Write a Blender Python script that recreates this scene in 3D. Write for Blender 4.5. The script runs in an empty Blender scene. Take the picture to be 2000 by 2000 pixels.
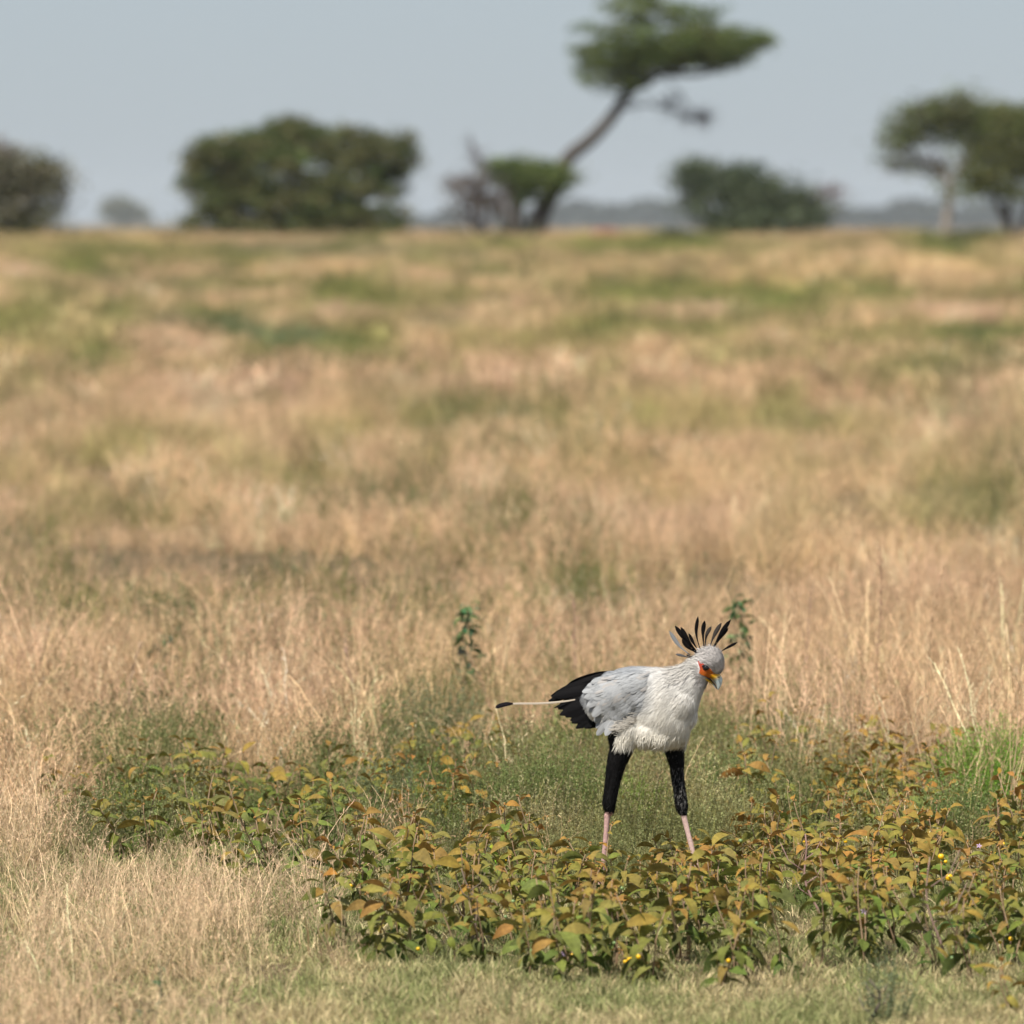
import bpy, math, random
import numpy as np
from mathutils import Vector, Matrix, Euler
from mathutils.bvhtree import BVHTree

sc = bpy.context.scene
col = sc.collection
R = math.radians
random.seed(7)

# ---------------------------------------------------------------- camera
F = 15522.0            # focal length in pixels of the 2000 px photograph
YH = 425.0             # eye level row
H = 2.72               # camera height
PITCH = math.atan((1000 - YH) / F)
cam_d = bpy.data.cameras.new('camera')
cam = bpy.data.objects.new('camera', cam_d); col.objects.link(cam)
cam.location = (0, 0, H)
cam.rotation_euler = (math.pi / 2 - PITCH, 0, 0)
cam_d.sensor_width = 36.0
cam_d.lens = F / 2000 * 36
cam_d.clip_start = 0.5
cam_d.clip_end = 30000
cam_d.dof.use_dof = True
cam_d.dof.focus_distance = 32.0
cam_d.dof.aperture_fstop = 3.8
cam_d.dof.aperture_blades = 9
sc.camera = cam

# ---------------------------------------------------------------- world and sun
SUN_EL, SUN_AZ = R(55), R(-27)      # azimuth from "behind the camera", negative = from the left
world = bpy.data.worlds.new('World'); sc.world = world
world.use_nodes = True
wn = world.node_tree; wn.nodes.clear()
sky = wn.nodes.new('ShaderNodeTexSky'); sky.sky_type = 'NISHITA'
sky.sun_disc = False
sky.sun_elevation = SUN_EL
sun_dir = Vector((math.sin(SUN_AZ) * math.cos(SUN_EL), -math.cos(SUN_AZ) * math.cos(SUN_EL), math.sin(SUN_EL)))
sky.sun_rotation = math.atan2(sun_dir.x, sun_dir.y)
sky.altitude = 1600; sky.air_density = 1.0; sky.dust_density = 2.2; sky.ozone_density = 1.5
veil = wn.nodes.new('ShaderNodeMix'); veil.data_type = 'RGBA'      # thin even high cloud
veil.inputs['Factor'].default_value = 0.72
veil.inputs['B'].default_value = (3.82, 4.42, 5.18, 1)
wn.links.new(sky.outputs['Color'], veil.inputs['A'])
bg = wn.nodes.new('ShaderNodeBackground'); bg.inputs['Strength'].default_value = 0.088
wo = wn.nodes.new('ShaderNodeOutputWorld')
wn.links.new(veil.outputs['Result'], bg.inputs['Color'])
wn.links.new(bg.outputs[0], wo.inputs[0])

sl = bpy.data.lights.new('sun', 'SUN'); sun = bpy.data.objects.new('sun', sl); col.objects.link(sun)
sl.energy = 5.0; sl.angle = R(0.8); sl.color = (1.0, 0.95, 0.86)
sun.rotation_euler = (-sun_dir).to_track_quat('-Z', 'Y').to_euler()
sun.location = (0, 0, 30)

sc.view_settings.view_transform = 'Standard'; sc.view_settings.look = 'None'
sc.view_settings.exposure = 0.28; sc.view_settings.gamma = 1.0
sc.view_settings.use_curve_mapping = False
sc.render.engine = 'CYCLES'
sc.cycles.max_bounces = 6; sc.cycles.diffuse_bounces = 3; sc.cycles.glossy_bounces = 2
sc.cycles.transmission_bounces = 3; sc.cycles.volume_bounces = 1
sc.cycles.use_denoising = True

# ---------------------------------------------------------------- projection and terrain
CP, SP = math.cos(PITCH), math.sin(PITCH)

def at(px, py, d):
    """world point seen at photo pixel (px, py) at distance Y = d"""
    vx = px - 1000.0; vu = 1000.0 - py
    dy = F * CP + vu * SP
    dz = -F * SP + vu * CP
    k = d / dy
    return Vector((vx * k, d, H + dz * k))

def project(x, y, z):
    zz = z - H
    dep = y * CP - zz * SP
    up = y * SP + zz * CP
    return 1000 + F * x / dep, 1000 - F * up / dep

def ground_z(x, y):
    x = np.asarray(x, float); y = np.asarray(y, float)
    t = np.clip((y - 55) / 245.0, 0, 1)
    r = (H - 1.0) * t * t * (3 - 2 * t)
    amp = 0.018 + 0.05 * np.clip((y - 45) / 60, 0, 1)
    w = np.sin(x * 1.7 + y * 0.9) * np.sin(x * 0.8 - y * 0.53 + 1.3) + 0.5 * np.sin(x * 3.1 + 2.0) * np.sin(y * 2.3)
    w = w * np.clip((900 - y) / 600, 0, 1)
    u = np.clip((y - 330) / 330.0, 0, 1)
    r = r - 6.0 * u * u * (3 - 2 * u)       # the land falls away behind the rise
    return r + amp * w

def gp(px, py):
    """ground point under photo pixel"""
    lo, hi = 15.0, 330.0
    for _ in range(50):
        m = 0.5 * (lo + hi)
        p = at(px, py, m)
        if p.z > float(ground_z(p.x, p.y)): lo = m
        else: hi = m
    p = at(px, py, lo)
    return Vector((p.x, p.y, float(ground_z(p.x, p.y))))

# ---------------------------------------------------------------- mesh helpers
class MB:
    def __init__(self):
        self.v = []; self.q = []; self.t = []; self.c = []; self.n = 0
    def add(self, V, Q=None, T=None, C=(1, 1, 1)):
        V = np.asarray(V, float).reshape(-1, 3)
        C = np.asarray(C, float)
        if C.ndim == 1: C = np.tile(C, (len(V), 1))
        if Q is not None and len(Q): self.q.append(np.asarray(Q, np.int64).reshape(-1, 4) + self.n)
        if T is not None and len(T): self.t.append(np.asarray(T, np.int64).reshape(-1, 3) + self.n)
        self.v.append(V); self.c.append(C); self.n += len(V)
        return self
    def mesh(self, name, mat, smooth=True):
        V = np.concatenate(self.v); C = np.concatenate(self.c)
        Q = np.concatenate(self.q) if self.q else np.zeros((0, 4), int)
        T = np.concatenate(self.t) if self.t else np.zeros((0, 3), int)
        m = bpy.data.meshes.new(name)
        m.vertices.add(len(V)); m.vertices.foreach_set('co', V.astype(np.float32).ravel())
        nl = len(Q) * 4 + len(T) * 3
        m.loops.add(nl)
        m.loops.foreach_set('vertex_index', np.concatenate([Q.ravel(), T.ravel()]).astype(np.int32))
        m.polygons.add(len(Q) + len(T))
        st = np.concatenate([np.arange(len(Q)) * 4, len(Q) * 4 + np.arange(len(T)) * 3])
        m.polygons.foreach_set('loop_start', st.astype(np.int32))
        m.polygons.foreach_set('use_smooth', np.full(len(Q) + len(T), smooth))
        m.update(calc_edges=True)
        a = m.attributes.new('col', 'FLOAT_COLOR', 'POINT')
        a.data.foreach_set('color', np.concatenate([C, np.ones((len(C), 1))], 1).astype(np.float32).ravel())
        m.materials.append(mat)
        return m
    def obj(self, name, mat, parent=None, smooth=True, loc=None):
        o = bpy.data.objects.new(name, self.mesh(name, mat, smooth)); col.objects.link(o)
        if parent: o.parent = parent
        if loc is not None: o.location = loc
        return o

def norm(a):
    a = np.asarray(a, float)
    return a / np.maximum(np.linalg.norm(a, axis=-1, keepdims=True), 1e-9)

def strips(mb, P, W, side, C):
    """K ribbons: P (K,n,3) centre lines, W (K,n) full widths, side (K,3) or (K,n,3), C (K,3) or (K,n,3)"""
    K, n, _ = P.shape
    if side.ndim == 2: side = np.repeat(side[:, None, :], n, 1)
    if C.ndim == 2: C = np.repeat(C[:, None, :], n, 1)
    A = P - side * W[..., None] / 2; B = P + side * W[..., None] / 2
    V = np.stack([A, B], 2).reshape(-1, 3)
    base = (np.arange(K)[:, None] * n + np.arange(n - 1)[None, :]) * 2
    base = base.ravel()
    Q = np.stack([base, base + 1, base + 3, base + 2], 1)
    mb.add(V, Q, C=np.repeat(C, 2, 1).reshape(-1, 3) if False else np.stack([C, C], 2).reshape(-1, 3))

def tube(mb, pts, rads, C=(1, 1, 1), seg=7, cap=True):
    pts = np.asarray(pts, float); n = len(pts)
    T = norm(np.gradient(pts, axis=0))
    up = np.array([0.13, 0.9, 0.21]); 
    S = norm(np.cross(T, up)); U = np.cross(S, T)
    a = np.linspace(0, 2 * math.pi, seg, endpoint=False)
    rads = np.asarray(rads, float)
    V = pts[:, None] + rads[:, None, None] * (S[:, None] * np.cos(a)[None, :, None] + U[:, None] * np.sin(a)[None, :, None])
    Q = []
    for i in range(n - 1):
        for j in range(seg):
            k = (j + 1) % seg
            Q.append((i * seg + j, i * seg + k, (i + 1) * seg + k, (i + 1) * seg + j))
    V = V.reshape(-1, 3); Tt = []
    if cap:
        c0, c1 = len(V), len(V) + 1
        V = np.concatenate([V, pts[:1], pts[-1:]])
        for j in range(seg):
            k = (j + 1) % seg
            Tt.append((k, j, c0)); Tt.append(((n - 1) * seg + j, (n - 1) * seg + k, c1))
    mb.add(V, Q, Tt, C)

def loft(mb, rings, C):
    """closed rings (n,m,3) with caps"""
    rings = np.asarray(rings, float); n, m, _ = rings.shape
    Q = [(i * m + j, i * m + (j + 1) % m, (i + 1) * m + (j + 1) % m, (i + 1) * m + j) for i in range(n - 1) for j in range(m)]
    V = rings.reshape(-1, 3)
    c = np.asarray(C, float)
    if c.ndim == 2: c = np.repeat(c, m, 0); c = np.concatenate([c, c[:1], c[-1:]])
    V = np.concatenate([V, rings[0].mean(0)[None], rings[-1].mean(0)[None]])
    T = [((j + 1) % m, j, n * m) for j in range(m)] + [((n - 1) * m + j, (n - 1) * m + (j + 1) % m, n * m + 1) for j in range(m)]
    mb.add(V, Q, T, c)

def catmull(pts, k):
    pts = np.asarray(pts, float); n = len(pts)
    P = np.concatenate([[2 * pts[0] - pts[1]], pts, [2 * pts[-1] - pts[-2]]])
    out = []
    for i in range(n - 1):
        p0, p1, p2, p3 = P[i:i + 4]
        for t in np.linspace(0, 1, k, endpoint=False):
            out.append(0.5 * ((2 * p1) + (-p0 + p2) * t + (2 * p0 - 5 * p1 + 4 * p2 - p3) * t * t + (-p0 + 3 * p1 - 3 * p2 + p3) * t ** 3))
    out.append(pts[-1])
    return np.array(out)

def tag(o, label=None, cat=None, group=None, kind=None):
    if label: o['label'] = label
    if cat: o['category'] = cat
    if group: o['group'] = group
    if kind: o['kind'] = kind
    return o

def empty(name, loc, rz=0.0):
    o = bpy.data.objects.new(name, None); col.objects.link(o)
    o.empty_display_size = 0.1
    o.location = loc; o.rotation_euler = (0, 0, rz)
    return o

# ---------------------------------------------------------------- materials
def attr_mat(name, rough=0.7, transl=0.0, tint=False, objcol=False, spec=0.3, noise=0.0, nscale=30.0, bump=0.0, sheen=0.0):
    m = bpy.data.materials.new(name); m.use_nodes = True
    nt = m.node_tree; nt.nodes.clear(); N = nt.nodes.new; L = nt.links.new
    out = N('ShaderNodeOutputMaterial')
    a = N('ShaderNodeAttribute'); a.attribute_name = 'col'
    c = a.outputs['Color']
    def mul(x, y):
        k = N('ShaderNodeMix'); k.data_type = 'RGBA'; k.blend_type = 'MULTIPLY'; k.inputs['Factor'].default_value = 1
        L(x, k.inputs['A']); L(y, k.inputs['B']); return k.outputs['Result']
    if tint:
        b = N('ShaderNodeAttribute'); b.attribute_type = 'INSTANCER'; b.attribute_name = 'tint'
        c = mul(c, b.outputs['Color'])
    if objcol:
        b = N('ShaderNodeObjectInfo'); c = mul(c, b.outputs['Color'])
    nz = None
    if noise or bump:
        tc = N('ShaderNodeTexCoord'); nz = N('ShaderNodeTexNoise'); nz.inputs['Scale'].default_value = nscale
        nz.inputs['Detail'].default_value = 4
        L(tc.outputs['Object'], nz.inputs['Vector'])
    if noise:
        mr = N('ShaderNodeMapRange'); mr.inputs['To Min'].default_value = 1 - noise; mr.inputs['To Max'].default_value = 1 + noise
        mr.inputs['From Min'].default_value = 0.25; mr.inputs['From Max'].default_value = 0.75
        L(nz.outputs['Fac'], mr.inputs['Value'])
        c = mul(c, mr.outputs['Result'])
    p = N('ShaderNodeBsdfPrincipled'); L(c, p.inputs['Base Color'])
    p.inputs['Roughness'].default_value = rough; p.inputs['Specular IOR Level'].default_value = spec
    if sheen: p.inputs['Sheen Weight'].default_value = sheen
    if bump:
        bp = N('ShaderNodeBump'); bp.inputs['Strength'].default_value = bump; bp.inputs['Distance'].default_value = 0.01
        L(nz.outputs['Fac'], bp.inputs['Height']); L(bp.outputs[0], p.inputs['Normal'])
    s = p.outputs[0]
    if transl:
        t = N('ShaderNodeBsdfTranslucent'); L(c, t.inputs['Color'])
        k = N('ShaderNodeMixShader'); k.inputs[0].default_value = transl
        L(s, k.inputs[1]); L(t.outputs[0], k.inputs[2]); s = k.outputs[0]
    L(s, out.inputs['Surface'])
    return m

M_GRASS = attr_mat('dry grass', 0.6, 0.18, tint=True, spec=0.2)
M_HERB = attr_mat('herb foliage', 0.6, 0.30, tint=True, spec=0.2)
M_LEAF = attr_mat('broad leaf', 0.65, 0.22, objcol=True, spec=0.12, noise=0.30, nscale=60)
M_STEM = attr_mat('plant stem', 0.8, 0.0, noise=0.2)
M_FOLI = attr_mat('herb leaflets', 0.6, 0.3, objcol=True, spec=0.2)
M_CROWN = attr_mat('tree foliage', 0.7, 0.25, spec=0.2)
M_BARK = attr_mat('bark', 0.9, 0.0, noise=0.3, nscale=8, bump=0.5)
M_PLUM = attr_mat('plumage', 0.85, 0.12, spec=0.15)
M_BODY = attr_mat('bird body', 0.85, 0.0, spec=0.15, noise=0.06, nscale=120, bump=0.15)
M_BLACK = attr_mat('black feather', 0.6, 0.0, spec=0.035)
M_BEAK = attr_mat('beak', 0.42, 0.0, spec=0.5)
M_SKIN = attr_mat('bare face skin', 0.6, 0.0, noise=0.25, nscale=400, bump=0.4)
M_EYE = attr_mat('eye', 0.08, 0.0, spec=0.8)
M_FRUIT = attr_mat('fruit', 0.3, 0.0, spec=0.5)

# ---------------------------------------------------------------- value noise for layout
class VN:
    def __init__(self, seed):
        self.g = np.random.default_rng(seed).random((256, 256))
    def __call__(self, x, y):
        x = np.asarray(x, float); y = np.asarray(y, float)
        xi = np.floor(x).astype(int); yi = np.floor(y).astype(int)
        fx = x - xi; fy = y - yi
        fx = fx * fx * (3 - 2 * fx); fy = fy * fy * (3 - 2 * fy)
        g = self.g; a = g[xi % 256, yi % 256]; b = g[(xi + 1) % 256, yi % 256]
        c = g[xi % 256, (yi + 1) % 256]; d = g[(xi + 1) % 256, (yi + 1) % 256]
        return (a * (1 - fx) + b * fx) * (1 - fy) + (c * (1 - fx) + d * fx) * fy
    def fbm(self, x, y, o=4):
        s = 0; w = 0; a = 1.0
        for i in range(o):
            s = s + a * self(x * 2 ** i + 17.3 * i, y * 2 ** i + 5.1 * i); w += a; a *= 0.5
        return s / w
VA, VB, VC = VN(3), VN(11), VN(29)

# ---------------------------------------------------------------- ground
def build_ground():
    ys = np.concatenate([np.linspace(14, 60, 120), np.linspace(61, 320, 130)[0:], np.array([340, 360, 390, 430, 480, 530, 580, 630, 680, 900, 1400, 2200, 3500, 6000, 9500])])
    mb = MB(); rows = []
    nx = 61
    for y in ys:
        w = max(10.0, y * 0.35)
        rows.append(np.stack([np.linspace(-w, w, nx), np.full(nx, y), np.zeros(nx)], 1))
    V = np.array(rows).reshape(-1, 3)
    V[:, 2] = ground_z(V[:, 0], V[:, 1])
    n = len(ys)
    i, j = np.meshgrid(np.arange(n - 1), np.arange(nx - 1), indexing='ij')
    b = (i * nx + j).ravel()
    mb.add(V, np.stack([b, b + 1, b + nx + 1, b + nx], 1))
    m = bpy.data.materials.new('savanna soil'); m.use_nodes = True
    nt = m.node_tree; N = nt.nodes.new; L = nt.links.new
    p = nt.nodes['Principled BSDF']; p.inputs['Roughness'].default_value = 0.95; p.inputs['Specular IOR Level'].default_value = 0.1
    tc = N('ShaderNodeTexCoord')
    n1 = N('ShaderNodeTexNoise'); n1.inputs['Scale'].default_value = 1.2; n1.inputs['Detail'].default_value = 8
    n2 = N('ShaderNodeTexNoise'); n2.inputs['Scale'].default_value = 45; n2.inputs['Detail'].default_value = 6
    L(tc.outputs['Object'], n1.inputs['Vector']); L(tc.outputs['Object'], n2.inputs['Vector'])
    r = N('ShaderNodeValToRGB'); e = r.color_ramp.elements
    e[0].position = 0.35; e[0].color = (0.105, 0.085, 0.048, 1)
    e[1].position = 0.66; e[1].color = (0.21, 0.15, 0.09, 1)
    L(n1.outputs['Fac'], r.inputs['Fac'])
    r2 = N('ShaderNodeValToRGB'); e = r2.color_ramp.elements
    e[0].position = 0.35; e[0].color = (0.62, 0.62, 0.6, 1); e[1].position = 0.68; e[1].color = (1.25, 1.22, 1.15, 1)
    L(n2.outputs['Fac'], r2.inputs['Fac'])
    k = N('ShaderNodeMix'); k.data_type = 'RGBA'; k.blend_type = 'MULTIPLY'; k.inputs['Factor'].default_value = 1
    L(r.outputs[0], k.inputs['A']); L(r2.outputs[0], k.inputs['B']); L(k.outputs['Result'], p.inputs['Base Color'])
    bp = N('ShaderNodeBump'); bp.inputs['Strength'].default_value = 0.7; bp.inputs['Distance'].default_value = 0.02
    L(n2.outputs['Fac'], bp.inputs['Height']); L(bp.outputs[0], p.inputs['Normal'])
    o = mb.obj('ground', m); tag(o, kind='structure')
    # wide sheet carrying the plain out to the horizon on all sides
    f = MB()
    a = np.linspace(0, 2 * math.pi, 48, endpoint=False)
    rings = [np.stack([r_ * np.cos(a), r_ * np.sin(a), np.full(48, -6.5)], 1) for r_ in (1, 400, 12000)]
    V = np.concatenate(rings)
    Q = [(i * 48 + j, i * 48 + (j + 1) % 48, (i + 1) * 48 + (j + 1) % 48, (i + 1) * 48 + j) for i in range(2) for j in range(48)]
    f.add(V, Q); o = f.obj('plain', m); tag(o, kind='structure')
build_ground()

# ---------------------------------------------------------------- grass tuft prototypes
def stems(rng, K, n, h, hvar, lean, droop, rad, kink=0.0):
    az = rng.random(K) * 2 * math.pi
    ln = np.abs(rng.normal(0, lean, K))
    L = h * (1 + rng.uniform(-hvar, hvar, K))
    t = np.linspace(0, 1, n)
    ang = ln[:, None] + droop * rng.uniform(0.3, 1.4, K)[:, None] * t[None] ** 1.6
    ds = L[:, None] / (n - 1)
    r = np.concatenate([np.zeros((K, 1)), np.cumsum(np.sin(ang[:, :-1]) * ds, 1)], 1)
    z = np.concatenate([np.zeros((K, 1)), np.cumsum(np.cos(ang[:, :-1]) * ds, 1)], 1)
    b = rng.normal(0, rad, (K, 2))
    x = b[:, :1] + r * np.cos(az)[:, None]; y = b[:, 1:] + r * np.sin(az)[:, None]
    P = np.stack([x, y, z], 2)
    if kink: P[:, 1:] += np.cumsum(rng.normal(0, kink, (K, n - 1, 3)), 1)
    P[..., 2] = np.maximum(P[..., 2], 0.0)
    th = rng.random(K) * math.pi
    side = np.stack([np.cos(th), np.sin(th), np.zeros(K)], 1)
    return P, side, L

def spikes(mb, rng, P, per, length, width, t0, C, spread=0.7, seg2=False):
    K, n, _ = P.shape
    tt = t0 + (1 - t0) * rng.random((K, per))
    f = tt * (n - 1); i = np.minimum(f.astype(int), n - 2); u = (f - i)[..., None]
    kk = np.arange(K)[:, None]
    A = P[kk, i] * (1 - u) + P[kk, i + 1] * u
    d = norm(P[kk, i + 1] - P[kk, i])
    rnd = norm(rng.normal(0, 1, (K, per, 3)))
    dd = norm(d + rnd * spread)
    ln = length * rng.uniform(0.4, 1.3, (K, per, 1))
    B = A + dd * ln; Mid = (A + B) / 2 + rng.normal(0, 0.12, A.shape) * ln
    PP = np.stack([A, Mid, B], 2).reshape(-1, 3, 3)
    W = np.tile(np.array([0.35, 1.0, 0.25]) * width, (len(PP), 1))
    side = norm(np.cross(PP[:, 2] - PP[:, 0], rng.normal(0, 1, (len(PP), 3))))
    cc = np.asarray(C)[None] * rng.uniform(0.8, 1.2, (len(PP), 1))
    strips(mb, PP, W, side, cc)

def proto(name, mb, mat, coll):
    o = bpy.data.objects.new(name, mb.mesh(name, mat)); coll.objects.link(o); return o

def dry_tuft(seed, K=9, h=0.40, width=0.0034, leaves=13, per=8, lean=0.42, pink=True, leafw=0.0042, splen=0.026, droop=0.7):
    rng = np.random.default_rng(seed); mb = MB()
    P, side, L = stems(rng, K, 7, h, 0.4, lean, droop, 0.05, kink=0.0095)
    W = np.linspace(width, width * 0.5, 7)[None] * np.ones((K, 1))
    c = np.array([1.0, 0.98, 0.95])[None] * np.clip(np.exp(rng.normal(0.05, 0.40, (K, 1))), 0.35, 1.7)
    strips(mb, P, W, side, c)
    if per:
        C = (1.2, 1.08, 1.12) if pink else (1.08, 1.02, 0.95)
        spikes(mb, rng, P, per, splen, 0.0030 if width < 0.004 else width * 0.8, 0.5, C, 0.65)
    P, side, L = stems(rng, leaves, 6, h * 0.5, 0.45, 0.55, 1.5, 0.045, kink=0.007)
    W = np.array([0.8, 1, 1, 0.8, 0.55, 0.15])[None] * leafw * np.ones((leaves, 1))
    c = np.array([0.62, 0.60, 0.54])[None] * np.clip(np.exp(rng.normal(0, 0.45, (leaves, 1))), 0.3, 1.9)
    strips(mb, P, W, side, c)
    return mb

def green_tuft(seed, K=30, h=0.22, width=0.0035, lean=0.35):
    rng = np.random.default_rng(seed); mb = MB()
    P, side, L = stems(rng, K, 5, h, 0.4, lean, 0.9, 0.04, kink=0.004)
    W = np.array([0.8, 1, 0.9, 0.6, 0.15])[None] * width * np.ones((K, 1))
    c = np.array([1, 1, 1])[None] * rng.uniform(0.6, 1.3, (K, 1))
    strips(mb, P, W, side, c); return mb

def herb_tuft(seed, K=20, h=0.24, per=18, leaf=0.012, lw=0.0055, lean=0.25, rad=0.06):
    rng = np.random.default_rng(seed); mb = MB()
    P, side, L = stems(rng, K, 5, h, 0.35, lean, 0.3, rad, kink=0.005)
    W = np.full((K, 5), 0.0015)
    strips(mb, P, W, side, np.array([0.9, 0.8, 0.6])[None] * rng.uniform(0.6, 1.1, (K, 1)))
    spikes(mb, rng, P, per, leaf, lw, 0.2, (1, 1, 1), 1.2); return mb

def turf_tuft(seed, K=36, h=0.035):
    rng = np.random.default_rng(seed); mb = MB()
    P, side, L = stems(rng, K, 4, h, 0.5, 0.8, 1.0, 0.05, kink=0.003)
    P[..., 2] += 0.001
    W = np.array([0.8, 1, 0.8, 0.2])[None] * 0.0035 * np.ones((K, 1))
    c = np.array([1, 1, 1])[None] * rng.uniform(0.55, 1.35, (K, 1))
    strips(mb, P, W, side, c); return mb

def proto_set(name, mbs, mat):
    c = bpy.data.collections.new(name)
    for i, mb in enumerate(mbs): proto('%s_%02d' % (name, i), mb, mat, c)
    return c, len(mbs)

SETS = {
    'dry': proto_set('dry_grass_tufts', [dry_tuft(s) for s in range(7)], M_GRASS),
    'tall': proto_set('tall_grass_tufts', [dry_tuft(s + 40, K=8, h=0.66, per=12, leaves=6, lean=0.26, splen=0.034, droop=0.6, width=0.0038) for s in range(4)], M_GRASS),
    'mid': proto_set('mid_grass_tufts', [dry_tuft(s + 20, K=12, h=0.42, width=0.0045, leaves=12, per=6, leafw=0.007, splen=0.045) for s in range(5)], M_GRASS),
    'far': proto_set('far_grass_tufts', [dry_tuft(s + 30, K=16, h=0.40, width=0.012, leaves=16, per=4, leafw=0.02, splen=0.07, lean=0.35) for s in range(4)], M_GRASS),
    'green': proto_set('green_grass_tufts', [green_tuft(s + 50) for s in range(4)], M_HERB),
    'herb': proto_set('herb_tufts', [herb_tuft(s + 60) for s in range(5)], M_HERB),
    'turf': proto_set('turf_tufts', [turf_tuft(s + 70) for s in range(5)], M_HERB),
}

def instancer(name, key, X, Y, scale, tint, seed, label, cat, tilt=0.12, zscale=None):
    coll, nvar = SETS[key]
    n = len(X); rng = np.random.default_rng(seed)
    m = bpy.data.meshes.new(name)
    m.vertices.add(n)
    Z = ground_z(X, Y) - 0.004
    m.vertices.foreach_set('co', np.stack([X, Y, Z], 1).astype(np.float32).ravel())
    rot = np.stack([rng.normal(0, tilt, n), rng.normal(0, tilt, n), rng.random(n) * 2 * math.pi], 1)
    a = m.attributes.new('rot', 'FLOAT_VECTOR', 'POINT'); a.data.foreach_set('vector', rot.astype(np.float32).ravel())
    a = m.attributes.new('scl', 'FLOAT_VECTOR', 'POINT')
    zs = scale if zscale is None else zscale
    a.data.foreach_set('vector', np.stack([scale, scale, zs], 1).astype(np.float32).ravel())
    a = m.attributes.new('idx', 'INT', 'POINT'); a.data.foreach_set('value', rng.integers(0, nvar, n).astype(np.int32))
    a = m.attributes.new('tint', 'FLOAT_COLOR', 'POINT')
    a.data.foreach_set('color', np.concatenate([np.clip(tint, 0.005, 0.9), np.ones((n, 1))], 1).astype(np.float32).ravel())
    o = bpy.data.objects.new(name, m); col.objects.link(o)
    g = bpy.data.node_groups.new(name, 'GeometryNodeTree')
    g.interface.new_socket('Geometry', in_out='INPUT', socket_type='NodeSocketGeometry')
    g.interface.new_socket('Geometry', in_out='OUTPUT', socket_type='NodeSocketGeometry')
    N = g.nodes.new; L = g.links.new
    gi = N('NodeGroupInput'); go = N('NodeGroupOutput')
    ci = N('GeometryNodeCollectionInfo'); ci.inputs['Collection'].default_value = coll
    ci.inputs['Separate Children'].default_value = True; ci.inputs['Reset Children'].default_value = True
    ip = N('GeometryNodeInstanceOnPoints'); ip.inputs['Pick Instance'].default_value = True
    def na(nm, ty):
        k = N('GeometryNodeInputNamedAttribute'); k.data_type = ty; k.inputs['Name'].default_value = nm
        return k.outputs['Attribute']
    er = N('FunctionNodeEulerToRotation')
    L(na('rot', 'FLOAT_VECTOR'), er.inputs[0])
    L(gi.outputs[0], ip.inputs['Points']); L(ci.outputs[0], ip.inputs['Instance'])
    L(na('idx', 'INT'), ip.inputs['Instance Index']); L(er.outputs[0], ip.inputs['Rotation'])
    L(na('scl', 'FLOAT_VECTOR'), ip.inputs['Scale'])
    L(ip.outputs[0], go.inputs[0])
    md = o.modifiers.new('scatter', 'NODES'); md.node_group = g
    tag(o, label, cat, kind='stuff')
    return o

def scatter(rng, y0, y1, dens, margin=1.22):
    """points over the view wedge between distances, density per square metre"""
    hw = 0.0645 * margin
    area = hw * (y1 ** 2 - y0 ** 2)
    n = int(area * dens)
    y = np.sqrt(rng.random(n) * (y1 ** 2 - y0 ** 2) + y0 ** 2)
    x = rng.uniform(-1, 1, n) * hw * y
    px, py = project(x, y, ground_z(x, y))
    return x, y, px, py

TAN = np.array([0.58, 0.415, 0.22]); PALE = np.array([0.76, 0.61, 0.40]); PINK = np.array([0.61, 0.43, 0.29])
BROWN = np.array([0.36, 0.24, 0.12]); OLIVE = np.array([0.25, 0.255, 0.08]); GREEN = np.array([0.145, 0.205, 0.05])
TEAL = np.array([0.12, 0.17, 0.085]); BRIGHT = np.array([0.17, 0.30, 0.05])

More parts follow.
